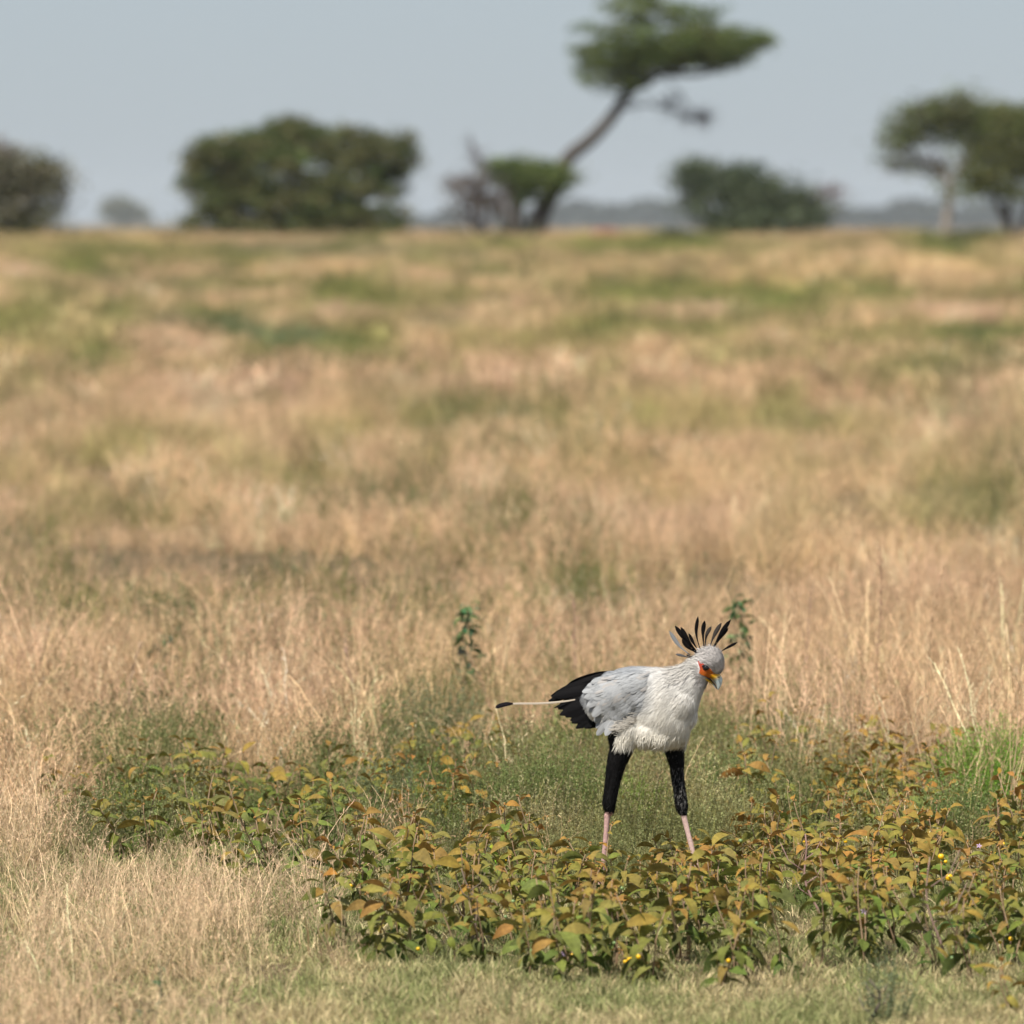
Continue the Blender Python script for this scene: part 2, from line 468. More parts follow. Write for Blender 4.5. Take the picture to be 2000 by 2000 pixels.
# soft green / pale patches of the plain, in the place they hold on the ground (photo column, row, half sizes, colour, strength)
PATCH = [
    (300, 520, 420, 14, OLIVE, .75), (700, 512, 300, 16, TEAL, .6), (1000, 505, 260, 16, OLIVE, .6),
    (180, 500, 160, 14, GREEN, .6), (1250, 510, 160, 12, GREEN, .5), (1500, 505, 120, 14, GREEN, .5),
    (1560, 555, 180, 22, TAN * 1.25, .9), (1760, 545, 160, 22, TAN * 1.25, .9), (620, 548, 160, 12, TAN * 1.1, .6),
    (430, 585, 130, 18, GREEN, .7), (600, 580, 160, 14, OLIVE, .7), (850, 600, 260, 18, OLIVE, .6),
    (325, 652, 34, 18, TEAL * .9, .95), (440, 655, 70, 24, TEAL, .85), (560, 680, 120, 26, TEAL, .8), (680, 700, 80, 24, GREEN, .6),
    (860, 665, 60, 22, TEAL, .7), (1080, 700, 180, 28, OLIVE, .75), (1350, 600, 200, 12, GREEN, .5), (1650, 600, 260, 12, GREEN, .6),
    (1900, 600, 160, 10, GREEN, .6), (1900, 680, 200, 32, GREEN, .9), (1680, 690, 160, 26, OLIVE, .8), (1450, 730, 160, 20, GREEN, .8),
    (1180, 670, 100, 26, OLIVE, .7), (210, 715, 60, 16, GREEN, .7), (90, 720, 120, 22, OLIVE, .5),
    (1350, 640, 120, 14, PINK * 1.1, .8), (1850, 640, 200, 12, PINK * 1.1, .9), (680, 640, 80, 14, PINK, .8),
    (460, 810, 170, 34, PINK * 1.12, .85), (900, 790, 160, 30, PINK * 1.08, .5), (1950, 790, 160, 40, PINK * 1.1, .6),
    (1400, 860, 260, 40, OLIVE, .65), (1240, 820, 120, 30, OLIVE, .5), (1660, 850, 140, 26, OLIVE, .5),
    (680, 880, 120, 36, OLIVE, .7), (270, 900, 170, 34, OLIVE, .65), (1900, 1010, 130, 60, GREEN, .7), (600, 950, 90, 30, OLIVE, .6),
    (1130, 920, 60, 26, GREEN, .5), (1300, 1010, 60, 22, OLIVE, .6), (1250, 970, 300, 50, TAN * 1.05, .5),
    (120, 1250, 90, 60, GREEN, .7), (420, 1110, 300, 22, BROWN * .6, .6), (560, 1190, 120, 30, BROWN, .4),
]

def tint_map(px, py, x, y, rng):
    n1 = VA.fbm(px / 170.0, py / 45.0 + x * 0, 4); n2 = VB.fbm(px / 300.0, py / 70.0, 4); n3 = VC.fbm(px / 60.0, py / 22.0, 3)
    base = TAN[None] * (1 - n2[:, None]) + PINK[None] * n2[:, None]
    base = base * (0.55 + 0.9 * n3[:, None])
    w = np.clip((n1 - 0.50) * 5.5, 0, 1)[:, None]
    farw = np.clip((1250 - py) / 700, 0.0, 1)[:, None] * 0.76 + 0.18
    gcol = OLIVE[None] * (1 - n3[:, None]) + GREEN[None] * n3[:, None]
    base = base * (1 - w * farw) + gcol * w * farw
    # overall more olive with distance
    k = np.clip((900 - py) / 450, 0, 1)[:, None] * 0.26
    base = base * (1 - k) + OLIVE[None] * k * 1.2
    for cx, cy, rx, ry, c, s in PATCH:
        e = ((px - cx) / rx) ** 2 + ((py - cy) / ry) ** 2
        e = e + (n3 - 0.5) * 1.2
        m = (np.clip(1.25 - e, 0, 1) * s)[:, None]
        m = np.clip(m * 1.15 * rng.uniform(0.6, 1.1, (len(px), 1)), 0, 1)
        base = base * (1 - m) + np.asarray(c)[None] * m
    return base * np.exp(rng.normal(0, 0.34, (len(px), 1)))

def in_poly(px, py, poly):
    inside = np.zeros(len(px), bool); n = len(poly)
    for i in range(n):
        x0, y0 = poly[i]; x1, y1 = poly[(i + 1) % n]
        if y0 == y1: continue
        c = ((y0 > py) != (y1 > py)) & (px < (x1 - x0) * (py - y0) / (y1 - y0) + x0)
        inside ^= c
    return inside

# ground areas (photo column/row of the plants' feet)
LEAFY = [(640, 1850), (700, 1730), (850, 1700), (960, 1690), (1080, 1705), (1180, 1735), (1330, 1720), (1400, 1640), (1480, 1600), (1600, 1575),
         (1760, 1570), (1850, 1640), (1930, 1680), (2090, 1690), (2090, 1985), (1960, 1950), (1760, 1925), (1600, 1915), (1500, 1925), (1400, 1950),
         (1220, 1945), (1120, 1935), (1000, 1925), (820, 1918), (700, 1905)]
LEFTPATCH = [(90, 1600), (200, 1570), (520, 1560), (700, 1570), (760, 1640), (700, 1720), (600, 1760), (500, 1750), (330, 1725), (200, 1690), (100, 1650)]
BACKRIGHT = [(1400, 1560), (1560, 1520), (1800, 1515), (2080, 1560), (2080, 1700), (1850, 1660), (1760, 1600), (1600, 1610), (1500, 1620), (1400, 1620)]
MIDPATCH = [(720, 1540), (950, 1500), (1020, 1530), (1020, 1650), (960, 1700), (860, 1710), (740, 1720)]
HERBS = [(900, 1620), (1000, 1530), (1120, 1500), (1300, 1490), (1480, 1520), (1520, 1600), (1450, 1660), (1460, 1715), (1340, 1736), (1150, 1736), (1000, 1720)]
TURF = [(440, 2300), (480, 2100), (520, 2000), (570, 1940), (640, 1905), (820, 1895), (1130, 1910), (1300, 1925), (1440, 1930), (1600, 1900), (1960, 1930), (2300, 1980), (2300, 2300)]

def build_grass():
    rng = np.random.default_rng(5)
    # near, in or close to focus
    x, y, px, py = scatter(rng, 24.0, 48.0, 78)
    leaf = in_poly(px, py, LEAFY); herb = in_poly(px, py, HERBS); turf = in_poly(px, py, TURF)
    lp = in_poly(px, py, LEFTPATCH); mp = in_poly(px, py, MIDPATCH) | in_poly(px, py, BACKRIGHT)
    n = VA.fbm(x * 2.4, y * 0.8, 3); n2 = VB.fbm(x * 1.3 + 3, y * 0.45, 3)
    pr = np.full(len(x), 0.85)
    pr[mp] = 0.22; pr[lp] = 0.14; pr[leaf] = 0.07; pr[herb] = np.where(py[herb] < 1620, 0.27, 0.07); pr[turf] = 0.0
    pr *= np.clip(0.5 + (n - 0.45) * 5.5, 0.05, 1.3)
    pr[(px > 1840) & (py > 1500)] *= 0.15; pr[((px - 850) / 130) ** 2 + ((py - 1500) / 60) ** 2 < 1] *= 0.75; pr[((px - 310) / 150) ** 2 + ((py - 1565) / 50) ** 2 < 1] *= 0.75
    keep = rng.random(len(x)) < pr
    x, y, px, py, n2 = x[keep], y[keep], px[keep], py[keep], n2[keep]
    t = tint_map(px, py, x, y, rng) * 1.0
    pass
    pale = ((px < 700) & (py > 1640))
    t[pale] = t[pale] * 0.55 + (PALE * 1.0) * 0.45 * np.exp(rng.normal(0, .2, (pale.sum(), 1)))
    s = rng.uniform(0.55, 1.05, len(x)) * (0.45 + 1.0 * n2)
    s[in_poly(px, py, LEAFY)] *= 0.8
    s[in_poly(px, py, LEFTPATCH)] *= 0.7; s[in_poly(px, py, MIDPATCH) | in_poly(px, py, BACKRIGHT)] *= 0.75
    s[(px < 620) & (py > 1640)] *= 0.8
    front = (py > 1600) & (py < 1760) & (px > 560) & (px < 760)
    s[front] *= 0.8
    s[(py > 1740) & (px > 640)] *= 0.45
    instancer('dry_grass', 'dry', x, y, s, t, 1, 'fine straw coloured seeding grass standing all around the bird and across the near plain', 'grass', tilt=0.16)
    # taller seeding grass
    x, y, px, py = scatter(rng, 33.0, 46.0, 20)
    n = VC.fbm(x * 1.8, y * 0.5, 3)
    pr = np.clip((n - 0.42) * 4, 0.05, 1)
    pr[(px > 1430) & (py > 1300) & (py < 1520)] = 1.0
    pr[(px > 1000) & (px < 1430) & (py > 1380)] = 0
    pr[(px < 1000) & (py > 1460)] = 0
    pr[in_poly(px, py, HERBS) | in_poly(px, py, LEAFY)] = 0
    pr[(px > 1180) & (px < 1430) & (py > 1380)] = 0
    keep = rng.random(len(x)) < pr
    x, y, px, py = x[keep], y[keep], px[keep], py[keep]
    t = tint_map(px, py, x, y, rng) * 1.05
    instancer('tall_dry_grass', 'tall', x, y, rng.uniform(0.5, 0.95, len(x)), t, 2, 'taller golden seed grass standing in loose drifts behind the bird', 'grass', tilt=0.14)
    # middle
    x, y, px, py = scatter(rng, 48.0, 105.0, 26)
    n = VA.fbm(x * 0.5, y * 0.16, 3)
    n5 = VC.fbm(x * 1.5, y * 0.35, 3)
    keep = rng.random(len(x)) < np.clip(0.55 + (n - .45) * 1.5 + (n5 - .45) * 3.5, 0.12, 1)
    x, y, px, py = x[keep], y[keep], px[keep], py[keep]
    t = tint_map(px, py, x, y, rng)
    lum = t[:, 0]
    s = rng.uniform(0.6, 1.15, len(x)) * np.where(t[:, 1] > t[:, 0] * 0.95, 0.65, 1.0) * (0.25 + 1.05 * VB.fbm(x * 0.9, y * 0.25, 2))
    rut = (px > 110) & (px < 740) & (py > 1084) & (py < 1158); low = (px > 90) & (px < 760) & (py >= 1158) & (py < 1240)
    s = np.where(rut & (rng.random(len(x)) < 0.9), 0.05, s); s = np.where(low, s * 0.62, s)
    instancer('middle_distance_grass', 'mid', x, y, s, t, 3, 'out of focus tan and olive grass of the middle distance', 'grass')
    # darker forbs dotted through the middle and far plain
    for (y0, y1, dn, sc_, nm, sd) in ((44, 105, 3.4, 1.6, 'scattered_forbs', 41), (105, 290, 0.8, 2.6, 'distant_forbs', 42)):
        x, y, px, py = scatter(rng, y0, y1, dn)
        n = VA.fbm(x * 0.35 + 7, y * 0.07, 3)
        keep = rng.random(len(x)) < np.clip((n - 0.47) * 5, 0.04, 0.8)
        keep &= ~((px > 100) & (px < 760) & (py > 1070) & (py < 1180))
        x, y = x[keep], y[keep]
        t = np.where(rng.random((len(x), 1)) < 0.6, np.array([[0.21, 0.225, 0.075]]), np.array([[0.16, 0.195, 0.09]])) * rng.uniform(0.6, 1.3, (len(x), 1))
        instancer(nm, 'herb', x, y, rng.uniform(0.7, 1.4, len(x)) * sc_, t, sd, 'blurred dark green forbs dotted through the straw of the ' + ('middle distance' if y0 < 100 else 'far plain'), 'forbs', zscale=rng.uniform(0.6, 1.2, len(x)) * sc_ * 0.9)
    # far
    x, y, px, py = scatter(rng, 105.0, 330.0, 7.5, margin=1.35)
    t = tint_map(px, py, x, y, rng)
    s = rng.uniform(0.6, 1.1, len(x)) * np.where(t[:, 1] > t[:, 0] * 0.95, 0.7, 1.0)
    instancer('distant_grass', 'far', x, y, s, t, 4, 'blurred bands of tan and green grass reaching to the foot of the trees', 'grass')
    # green undergrowth, everywhere near but mostly low
    x, y, px, py = scatter(rng, 24.0, 50.0, 60)
    n = VB.fbm(x * 1.1, y * 0.5, 3)
    leaf = in_poly(px, py, LEAFY); herb = in_poly(px, py, HERBS); turf = in_poly(px, py, TURF); lp = in_poly(px, py, LEFTPATCH) | in_poly(px, py, MIDPATCH)
    pr = np.clip((n - 0.56) * 4, 0, 0.6)
    pr[leaf] = 0.5; pr[herb] = 0.25; pr[turf] = 0.03; pr[lp] = 0.3
    pr[(px < 560) & (py > 1700)] *= 0.5
    pr[(px - 100) ** 2 / 90 ** 2 + (py - 1270) ** 2 / 60 ** 2 < 1] = 0.7
    keep = rng.random(len(x)) < pr
    x, y, px, py = x[keep], y[keep], px[keep], py[keep]
    k = rng.random((len(x), 1))
    t = (GREEN * 1.15)[None] * k + np.array([0.19, 0.21, 0.09])[None] * (1 - k); t *= rng.uniform(0.8, 1.5, (len(x), 1))
    s = rng.uniform(0.3, 0.7, len(x)); s[leaf[keep]] *= 0.62
    instancer('green_undergrowth', 'green', x, y, s, t, 6, 'low green grass growing up between the leafy plants and straw', 'grass')
    # fine leaved herbs
    x, y, px, py = scatter(rng, 30.0, 46.0, 110)
    herb = in_poly(px, py, HERBS); leaf = in_poly(px, py, LEAFY)
    n = VC.fbm(x * 1.3 + 9, y * 0.5, 3)
    pr = np.clip((n - 0.58) * 3, 0, 0.5) * (py > 1380)
    pr[leaf] = 0.12; pr[herb] = 0.95
    pr[((px - 310) / 130) ** 2 + ((py - 1500) / 45) ** 2 < 1] = 0.42
    pr[((px - 780) / 110) ** 2 + ((py - 1560) / 50) ** 2 < 1] = 0.32
    pr[((px - 860) / 140) ** 2 + ((py - 1420) / 40) ** 2 < 1] = 0.35
    pr[(px > 1430) & (px < 1620) & (py > 1500) & (py < 1600)] = 0.5
    keep = rng.random(len(x)) < pr
    x, y, px, py = x[keep], y[keep], px[keep], py[keep]
    k = np.clip(VA.fbm(x * 3.5, y * 1.2, 3) * 2.4 - 0.7, 0, 1)[:, None]
    t = (np.array([0.155, 0.215, 0.055]))[None] * (1 - k) + (np.array([0.33, 0.30, 0.15]))[None] * k
    teal = ((px < 950) & (py > 1380))[:, None]
    t = np.where(teal, t * np.array([0.85, 0.88, 0.9]), t) * np.exp(rng.normal(0, 0.3, (len(x), 1)))
    s = rng.uniform(0.6, 1.15, len(x)) * np.where(py > 1690, 0.6, np.where(py < 1580, 1.12, 1.0))
    instancer('fine_leaved_herbs', 'herb', x, y, s, t, 7, 'fine grey green herbs massed behind and between the legs of the bird', 'herbs')
    # short turf
    x, y, px, py = scatter(rng, 24.0, 34.5, 520)
    turf = in_poly(px, py, TURF)
    pr = np.where(turf, 1.0, 0.30)
    keep = rng.random(len(x)) < pr
    x, y, px, py = x[keep], y[keep], px[keep], py[keep]
    n = VB.fbm(x * 5.5, y * 1.5, 4)[:, None]; k = np.clip((n - 0.33) * 4, 0.1, 0.9); k = np.clip(k + rng.normal(0, .3, k.shape), 0, 1)
    t = np.array([0.62, 0.50, 0.28])[None] * (1 - k) + np.array([0.29, 0.32, 0.12])[None] * k
    t = t * rng.uniform(0.7, 1.3, (len(x), 1))
    s = rng.uniform(0.6, 1.3, len(x))
    instancer('short_turf', 'turf', x, y, s, t, 8, 'short half dry turf in the open strip along the very front', 'grass', tilt=0.2)
build_grass()

# ---------------------------------------------------------------- broad leaved plants
def leaf_mesh(name, L=0.095, Wd=0.034, arch=1.0, fold=0.35, twist=0.0, tipdown=0.9):
    """leaf growing along +X from the origin, arching down"""
    n = 9; mb = MB()
    t = np.linspace(0, 1, n)
    ang = 0.35 - (arch * 1.25) * t ** 1.2
    ds = L / (n - 1)
    x = np.concatenate([[0], np.cumsum(np.cos(ang[:-1]) * ds)]); z = np.concatenate([[0], np.cumsum(np.sin(ang[:-1]) * ds)])
    prof = np.array([0.05, 0.16, 0.72, 0.98, 1.0, 0.9, 0.68, 0.36, 0.03])
    w = Wd / 2 * prof
    V = []; C = []
    for i in range(n):
        tw = twist * t[i]
        for s, f in ((-1, 1), (-0.5, 1), (0, 0), (0.5, 1), (1, 1)):
            yy = s * w[i]; zz = z[i] + abs(s) * w[i] * fold * (1 - 0.7 * abs(s)) * 1.6
            zz += 0.0012 * math.sin(9 * t[i] + 2 * s) * abs(s)
            V.append((x[i], yy * math.cos(tw) , zz + yy * math.sin(tw)))
            e = 1.0 if s == 0 else (0.93 if abs(s) < 1 else 1.05)
            C.append((e * 1.04 if s == 0 else e,) * 3)
    Q = [(i * 5 + j, i * 5 + j + 1, (i + 1) * 5 + j + 1, (i + 1) * 5 + j) for i in range(n - 1) for j in range(4)]
    C = np.array(C)
    mb.add(V, Q, C=C)
    return mb.mesh(name, M_LEAF)

LEAVES = [leaf_mesh('leaf', 0.115, 0.036, 1.0), leaf_mesh('leaf', 0.105, 0.040, 1.45, 0.25, 0.4), leaf_mesh('leaf', 0.12, 0.037, 0.75, 0.4, -0.3),
          leaf_mesh('leaf', 0.10, 0.037, 1.8, 0.3, -0.6), leaf_mesh('leaf', 0.11, 0.028, 1.25, 0.8, 0.2), leaf_mesh('leaf', 0.085, 0.032, 0.45, 0.55, 0.3),
          leaf_mesh('leaf', 0.13, 0.041, 1.15, 0.3, 0.9), leaf_mesh('leaf', 0.095, 0.024, 2.1, 1.0, -0.9), leaf_mesh('leaf', 0.105, 0.038, 0.9, 0.15, -1.0), leaf_mesh('leaf', 0.12, 0.034, 1.6, 0.5, 1.3)]
OCHRE = (0.36, 0.195, 0.045); OLV = (0.215, 0.198, 0.048); LGRN = (0.155, 0.175, 0.038); DGRN = (0.075, 0.10, 0.026)

def add_leaf(root, mesh, pos, az, el, roll, s, c):
    o = bpy.data.objects.new('leaf', mesh); col.objects.link(o); o.parent = root
    o.location = pos; o.rotation_euler = Euler((roll, -el, az), 'XYZ'); o.scale = (s, s, s)
    o.color = (*c, 1)
    return o

def mixc(a, b, t): return tuple(a[i] * (1 - t) + b[i] * t for i in range(3))

FR = MB()
_u = np.linspace(0, math.pi, 7); _v = np.linspace(0, 2 * math.pi, 10, endpoint=False)
FR_R = np.array([[(math.sin(u) * math.cos(v), math.sin(u) * math.sin(v), math.cos(u)) for v in _v] for u in _u[1:-1]])
def ball(mb, c, r, C, sx=1, sy=1, sz=1, rings=7, segs=10):
    u = np.linspace(0, math.pi, rings)[1:-1]; v = np.linspace(0, 2 * math.pi, segs, endpoint=False)
    Rg = np.array([[(math.sin(a) * math.cos(b) * r * sx + c[0], math.sin(a) * math.sin(b) * r * sy + c[1], math.cos(a) * r * sz + c[2]) for b in v] for a in u])
    loft(mb, Rg, C)

FRUIT_Y = MB(); ball(FRUIT_Y, (0, 0, 0), 0.0135, (0.85, 0.50, 0.01)); FRUIT_Y = FRUIT_Y.mesh('fruit', M_FRUIT)
FRUIT_G = MB(); ball(FRUIT_G, (0, 0, 0), 0.008, (0.20, 0.30, 0.11)); FRUIT_G = FRUIT_G.mesh('fruit', M_FRUIT)
FLOWER_M = MB()
for k in range(5):
    a = k * 2 * math.pi / 5
    FLOWER_M.add([(0, 0, 0), (0.007 * math.cos(a - .4), 0.007 * math.sin(a - .4), 0.003), (0.014 * math.cos(a), 0.014 * math.sin(a), 0.001), (0.007 * math.cos(a + .4), 0.007 * math.sin(a + .4), 0.003)], [(0, 1, 2, 3)], C=(0.52, 0.36, 0.55))
FLOWER_M = FLOWER_M.mesh('flower', M_FRUIT)

def leafy_plant(p, h, nl, rng, label, group, ochre=0.5, size=1.0, fruit=None, lean=None):
    root = empty('leafy_plant', p)
    tag(root, label, 'plant', group)
    ns = 1 if h < 0.16 else int(rng.integers(1, 3))
    sm = MB(); stalk = []
    for k in range(ns):
        az = rng.random() * 2 * math.pi; ln = rng.uniform(0.05, 0.45) if lean is None else lean
        hh = h * rng.uniform(0.75, 1.05)
        t = np.linspace(0, 1, 6)
        P = np.stack([np.cos(az) * hh * ln * t ** 1.3 + 0.01 * np.sin(t * 5 + k), np.sin(az) * hh * ln * t ** 1.3, hh * t * (1 - 0.1 * ln)], 1)
        P[0, 2] = -0.02
        tube(sm, P, np.linspace(0.0036, 0.0020, 6), (0.30, 0.20, 0.12), seg=5)
        # bud nub on top
        tip = P[-1]
        for b in range(3):
            ball(sm, tip + rng.normal(0, 0.004, 3), 0.0042, (0.36, 0.19, 0.06), rings=5, segs=6)
        stalk.append(P)
    sm.obj('stem', M_STEM, root)
    a0 = rng.random() * 6.28
    for i in range(nl):
        P = stalk[i % ns]
        t = 1 - ((i // ns) / max(1, math.ceil(nl / ns))) ** 0.9 * 0.86
        t = min(1, max(0.1, t + rng.uniform(-0.05, 0.03)))
        f = t * 5; j = min(int(f), 4); u = f - j
        pos = P[j] * (1 - u) + P[j + 1] * u
        az = a0 + i * 2.4 + rng.uniform(-0.4, 0.4)
        top = t > 0.88
        s = size * (rng.uniform(0.4, 0.8) if top else rng.uniform(0.62, 1.15))
        el = rng.uniform(0.15, 0.75) if top else (rng.uniform(-0.55, 0.35) if t > 0.4 else rng.uniform(-1.0, -0.1))
        # young top leaves are ochre with down, old ones green: the plant's own colours
        q = t + rng.normal(0, 0.16) + (ochre - 0.5) * 0.8
        if q > 1.0: c = mixc(OCHRE, OLV, rng.random() * 0.55)
        elif q > 0.66: c = mixc(OLV, OCHRE, rng.random() * 0.6)
        elif q > 0.36: c = mixc(LGRN, OLV, rng.random() * 0.9)
        else: c = mixc(DGRN, LGRN, rng.random())
        c = tuple(v * rng.uniform(0.85, 1.15) for v in c)
        add_leaf(root, LEAVES[int(rng.integers(0, 10))], pos, az, el, rng.uniform(-0.8, 0.8), s, c)
    if fruit:
        for (kind, dz, fs) in fruit:
            P = stalk[0]; me = {'y': FRUIT_Y, 'g': FRUIT_G, 'f': FLOWER_M}[kind]
            o = bpy.data.objects.new('flower' if kind == 'f' else 'fruit', me); col.objects.link(o); o.parent = root
            o.location = (P[3][0] + rng.uniform(-.02, .02), P[3][1] - 0.05, dz); o.scale = (fs,) * 3
            if kind == 'f': o.rotation_euler = (1.0, 0, rng.random() * 6)
    return root

def poly_points(rng, poly, n, mind):
    xs = [p[0] for p in poly]; ys = [p[1] for p in poly]; out = []
    tries = 0
    while len(out) < n and tries < n * 60:
        tries += 1
        px = rng.uniform(min(xs), max(xs)); py = rng.uniform(min(ys), max(ys))
        if not in_poly(np.array([px]), np.array([py]), poly)[0]: continue
        w = gp(px, py)
        if all((w.x - o[2].x) ** 2 + (w.y - o[2].y) ** 2 > mind ** 2 for o in out): out.append((px, py, w))
    return out

GRP = 'ochre leaved plants of the low thicket'
def plant_label(px, py, h, oc, rng):
    size = 'tall' if h > 0.30 else ('short' if h < 0.22 else 'mid height')
    tone = 'orange tipped' if oc > 0.7 else ('olive' if oc > 0.5 else 'green')
    if h > 0.36: size = 'very tall'
    if h < 0.19: size = 'very short'
    row = 'front edge' if py > 1850 else ('second row' if py > 1800 else ('middle' if py > 1745 else 'back'))
    if px < 760: w = 'at its left end'
    elif px < 900: w = 'well left of the bird'
    elif px < 1080: w = 'below the tail feathers'
    elif px < 1260: w = 'under the left foot'
    elif px < 1430: w = 'under the right foot'
    elif px < 1600: w = 'just right of the bird'
    elif px < 1760: w = 'left of the yellow fruits'
    elif px < 1900: w = 'around the yellow fruits'
    else: w = 'at the right edge'
    return size + ' ' + tone + ' plant, ' + row + ' ' + w
def build_leafy():
    rng = np.random.default_rng(21)
    # main thicket: one plant at a time
    pts = poly_points(rng, LEAFY, 164, 0.15)
    for i, (px, py, w) in enumerate(pts):
        if (px - 1172) ** 2 + ((py - 1732) * 2) ** 2 < 26 ** 2 or (px - 1375) ** 2 + ((py - 1740) * 2) ** 2 < 26 ** 2: continue
        frontrow = py > 1840
        h = rng.uniform(0.22, 0.35)
        if px < 860: h *= 1.05
        if py > 1820: h = rng.uniform(0.28, 0.40)
        if py < 1700 and px > 1400: h = rng.uniform(0.16, 0.28)
        if 1080 < px < 1450 and py < 1850: h = min(h, 0.15 + 0.0012 * max(0, py - 1690))
        oc = 0.40 if frontrow else 0.50
        if px > 1350 and py < 1760: oc = 0.71
        lab = plant_label(px, py, h, oc, rng)
        fr = []
        if rng.random() < 0.16: fr.append(('y', rng.uniform(0.05, 0.14), rng.uniform(0.4, 0.7)))
        if rng.random() < 0.25: fr.append(('g', rng.uniform(0.1, 0.2), rng.uniform(0.7, 1.1)))
        if rng.random() < 0.10: fr.append(('f', rng.uniform(0.12, 0.22), 1.0))
        leafy_plant(w, h, int(rng.integers(18, 27)), rng, lab, GRP, oc, 1.12 * rng.uniform(0.85, 1.12), fr)
    for poly, n, md, lab in ((LEFTPATCH, 46, 0.19, 'olive plant in straw, far left,'),
                             (MIDPATCH, 24, 0.22, 'orange tipped plant left of the bird,'),
                             (BACKRIGHT, 48, 0.18, 'orange tipped plant before the tall straw,')):
        for (px, py, w) in poly_points(rng, poly, n, md):
            if poly is BACKRIGHT and (px < 1450 or (px > 1870 and py < 1640)): continue
            xs = [q[0] for q in poly]; f = (px - min(xs)) / (max(xs) - min(xs))
            hh = rng.uniform(0.24, 0.37) if poly is not BACKRIGHT else rng.uniform(0.29, 0.42)
            g = (py - min(q[1] for q in poly)) / (max(q[1] for q in poly) - min(q[1] for q in poly))
            lb = ('tall ' if hh > 0.335 else ('mid height ' if hh > 0.285 else 'short ')) + lab + (' front' if g > .6 else (' back' if g < .35 else ' middle')) + (' left', ' centre left', ' centre right', ' right')[min(3, int(f * 4))]
            leafy_plant(w, hh, int(rng.integers(15, 22)), rng, lb, GRP,
                        0.34 if poly is LEFTPATCH else 0.72, rng.uniform(0.95, 1.2), None)
    for (px, py, w) in poly_points(rng, [(960, 1600), (1460, 1560), (1460, 1660), (1160, 1700), (960, 1690)], 8, 0.25):
        leafy_plant(w, rng.uniform(0.12, 0.2), 8, rng, 'small orange leaved plant among the fine herbs ' + ('left of the legs' if px < 1180 else ('between the legs' if px < 1330 else 'right of the legs')), GRP, 0.9, 0.8)
    for a_, b_, c_, l_ in ((1160, 1764, 0.31, 'left'), (1196, 1766, 0.29, 'right')):
        leafy_plant(gp(a_, b_), c_, 14, rng, 'leafy plant at the ' + l_ + ' side of the left foot of the bird', GRP, 0.6, 1.05)
    leafy_plant(gp(1180, 1775), 0.33, 20, rng, 'leafy plant standing right in front of the left foot of the bird', GRP, 0.6, 1.0)
    leafy_plant(gp(1392, 1790), 0.25, 14, rng, 'leafy plant standing right in front of the right foot of the bird', GRP, 0.6, 1.0)
    # ones that stand apart
    leafy_plant(gp(1842, 1800), 0.27, 12, rng, 'leafy plant carrying two bright yellow round fruits, low right of the bird', GRP, 0.5, 1.0, [('y', 0.175, 1.15), ('y', 0.255, 0.9)])
    leafy_plant(gp(1230, 1915), 0.13, 7, rng, 'small plant at the turf edge with a yellow fruit near the ground, below the bird', GRP, 0.5, 0.9, [('y', 0.075, 0.95), ('y', 0.07, 0.6)])
    leafy_plant(gp(1965, 1990), 0.2, 12, rng, 'leafy plant with burnt orange top leaves on the turf in the bottom right corner', GRP, 1.1, 0.95)
    leafy_plant(gp(1265, 1925), 0.10, 6, rng, 'short drooping leafy plant standing alone on the turf edge under the bird', GRP, 0.6, 0.9)
    leafy_plant(gp(875, 1560), 0.26, 9, rng, 'tall leafy plant with drooping orange leaves left of the bird, below its tail', GRP, 0.9, 1.05)
    leafy_plant(gp(925, 1650), 0.22, 9, rng, 'leafy plant with one large pale green leaf left of the bird legs', GRP, 0.55, 1.15)
    leafy_plant(gp(1805, 1560), 0.26, 9, rng, 'upright leafy plant with dark curled leaves in front of the bright green bush', GRP, 0.7, 1.05)
    leafy_plant(gp(235, 2035), 0.14, 6, rng, 'dark green leafy weed blurred at the bottom edge on the left', GRP, 0.1, 0.9)
build_leafy()

def settle_labels():
    """plants that would read alike are told apart by their order from the left"""
    by = {}
    for o in col.objects:
        if o.type == 'EMPTY' and o.get('group') == GRP: by.setdefault(o['label'], []).append(o)
    words = ['first', 'second', 'third', 'fourth', 'fifth', 'sixth', 'seventh', 'eighth', 'ninth', 'tenth', 'eleventh', 'twelfth']
    for lab, os_ in by.items():
        if len(os_) < 2: continue
        os_.sort(key=lambda o: o.location.x / o.location.y)
        for i, o in enumerate(os_): o['label'] = lab + ', ' + words[min(i, 11)] + ' from left'
settle_labels()

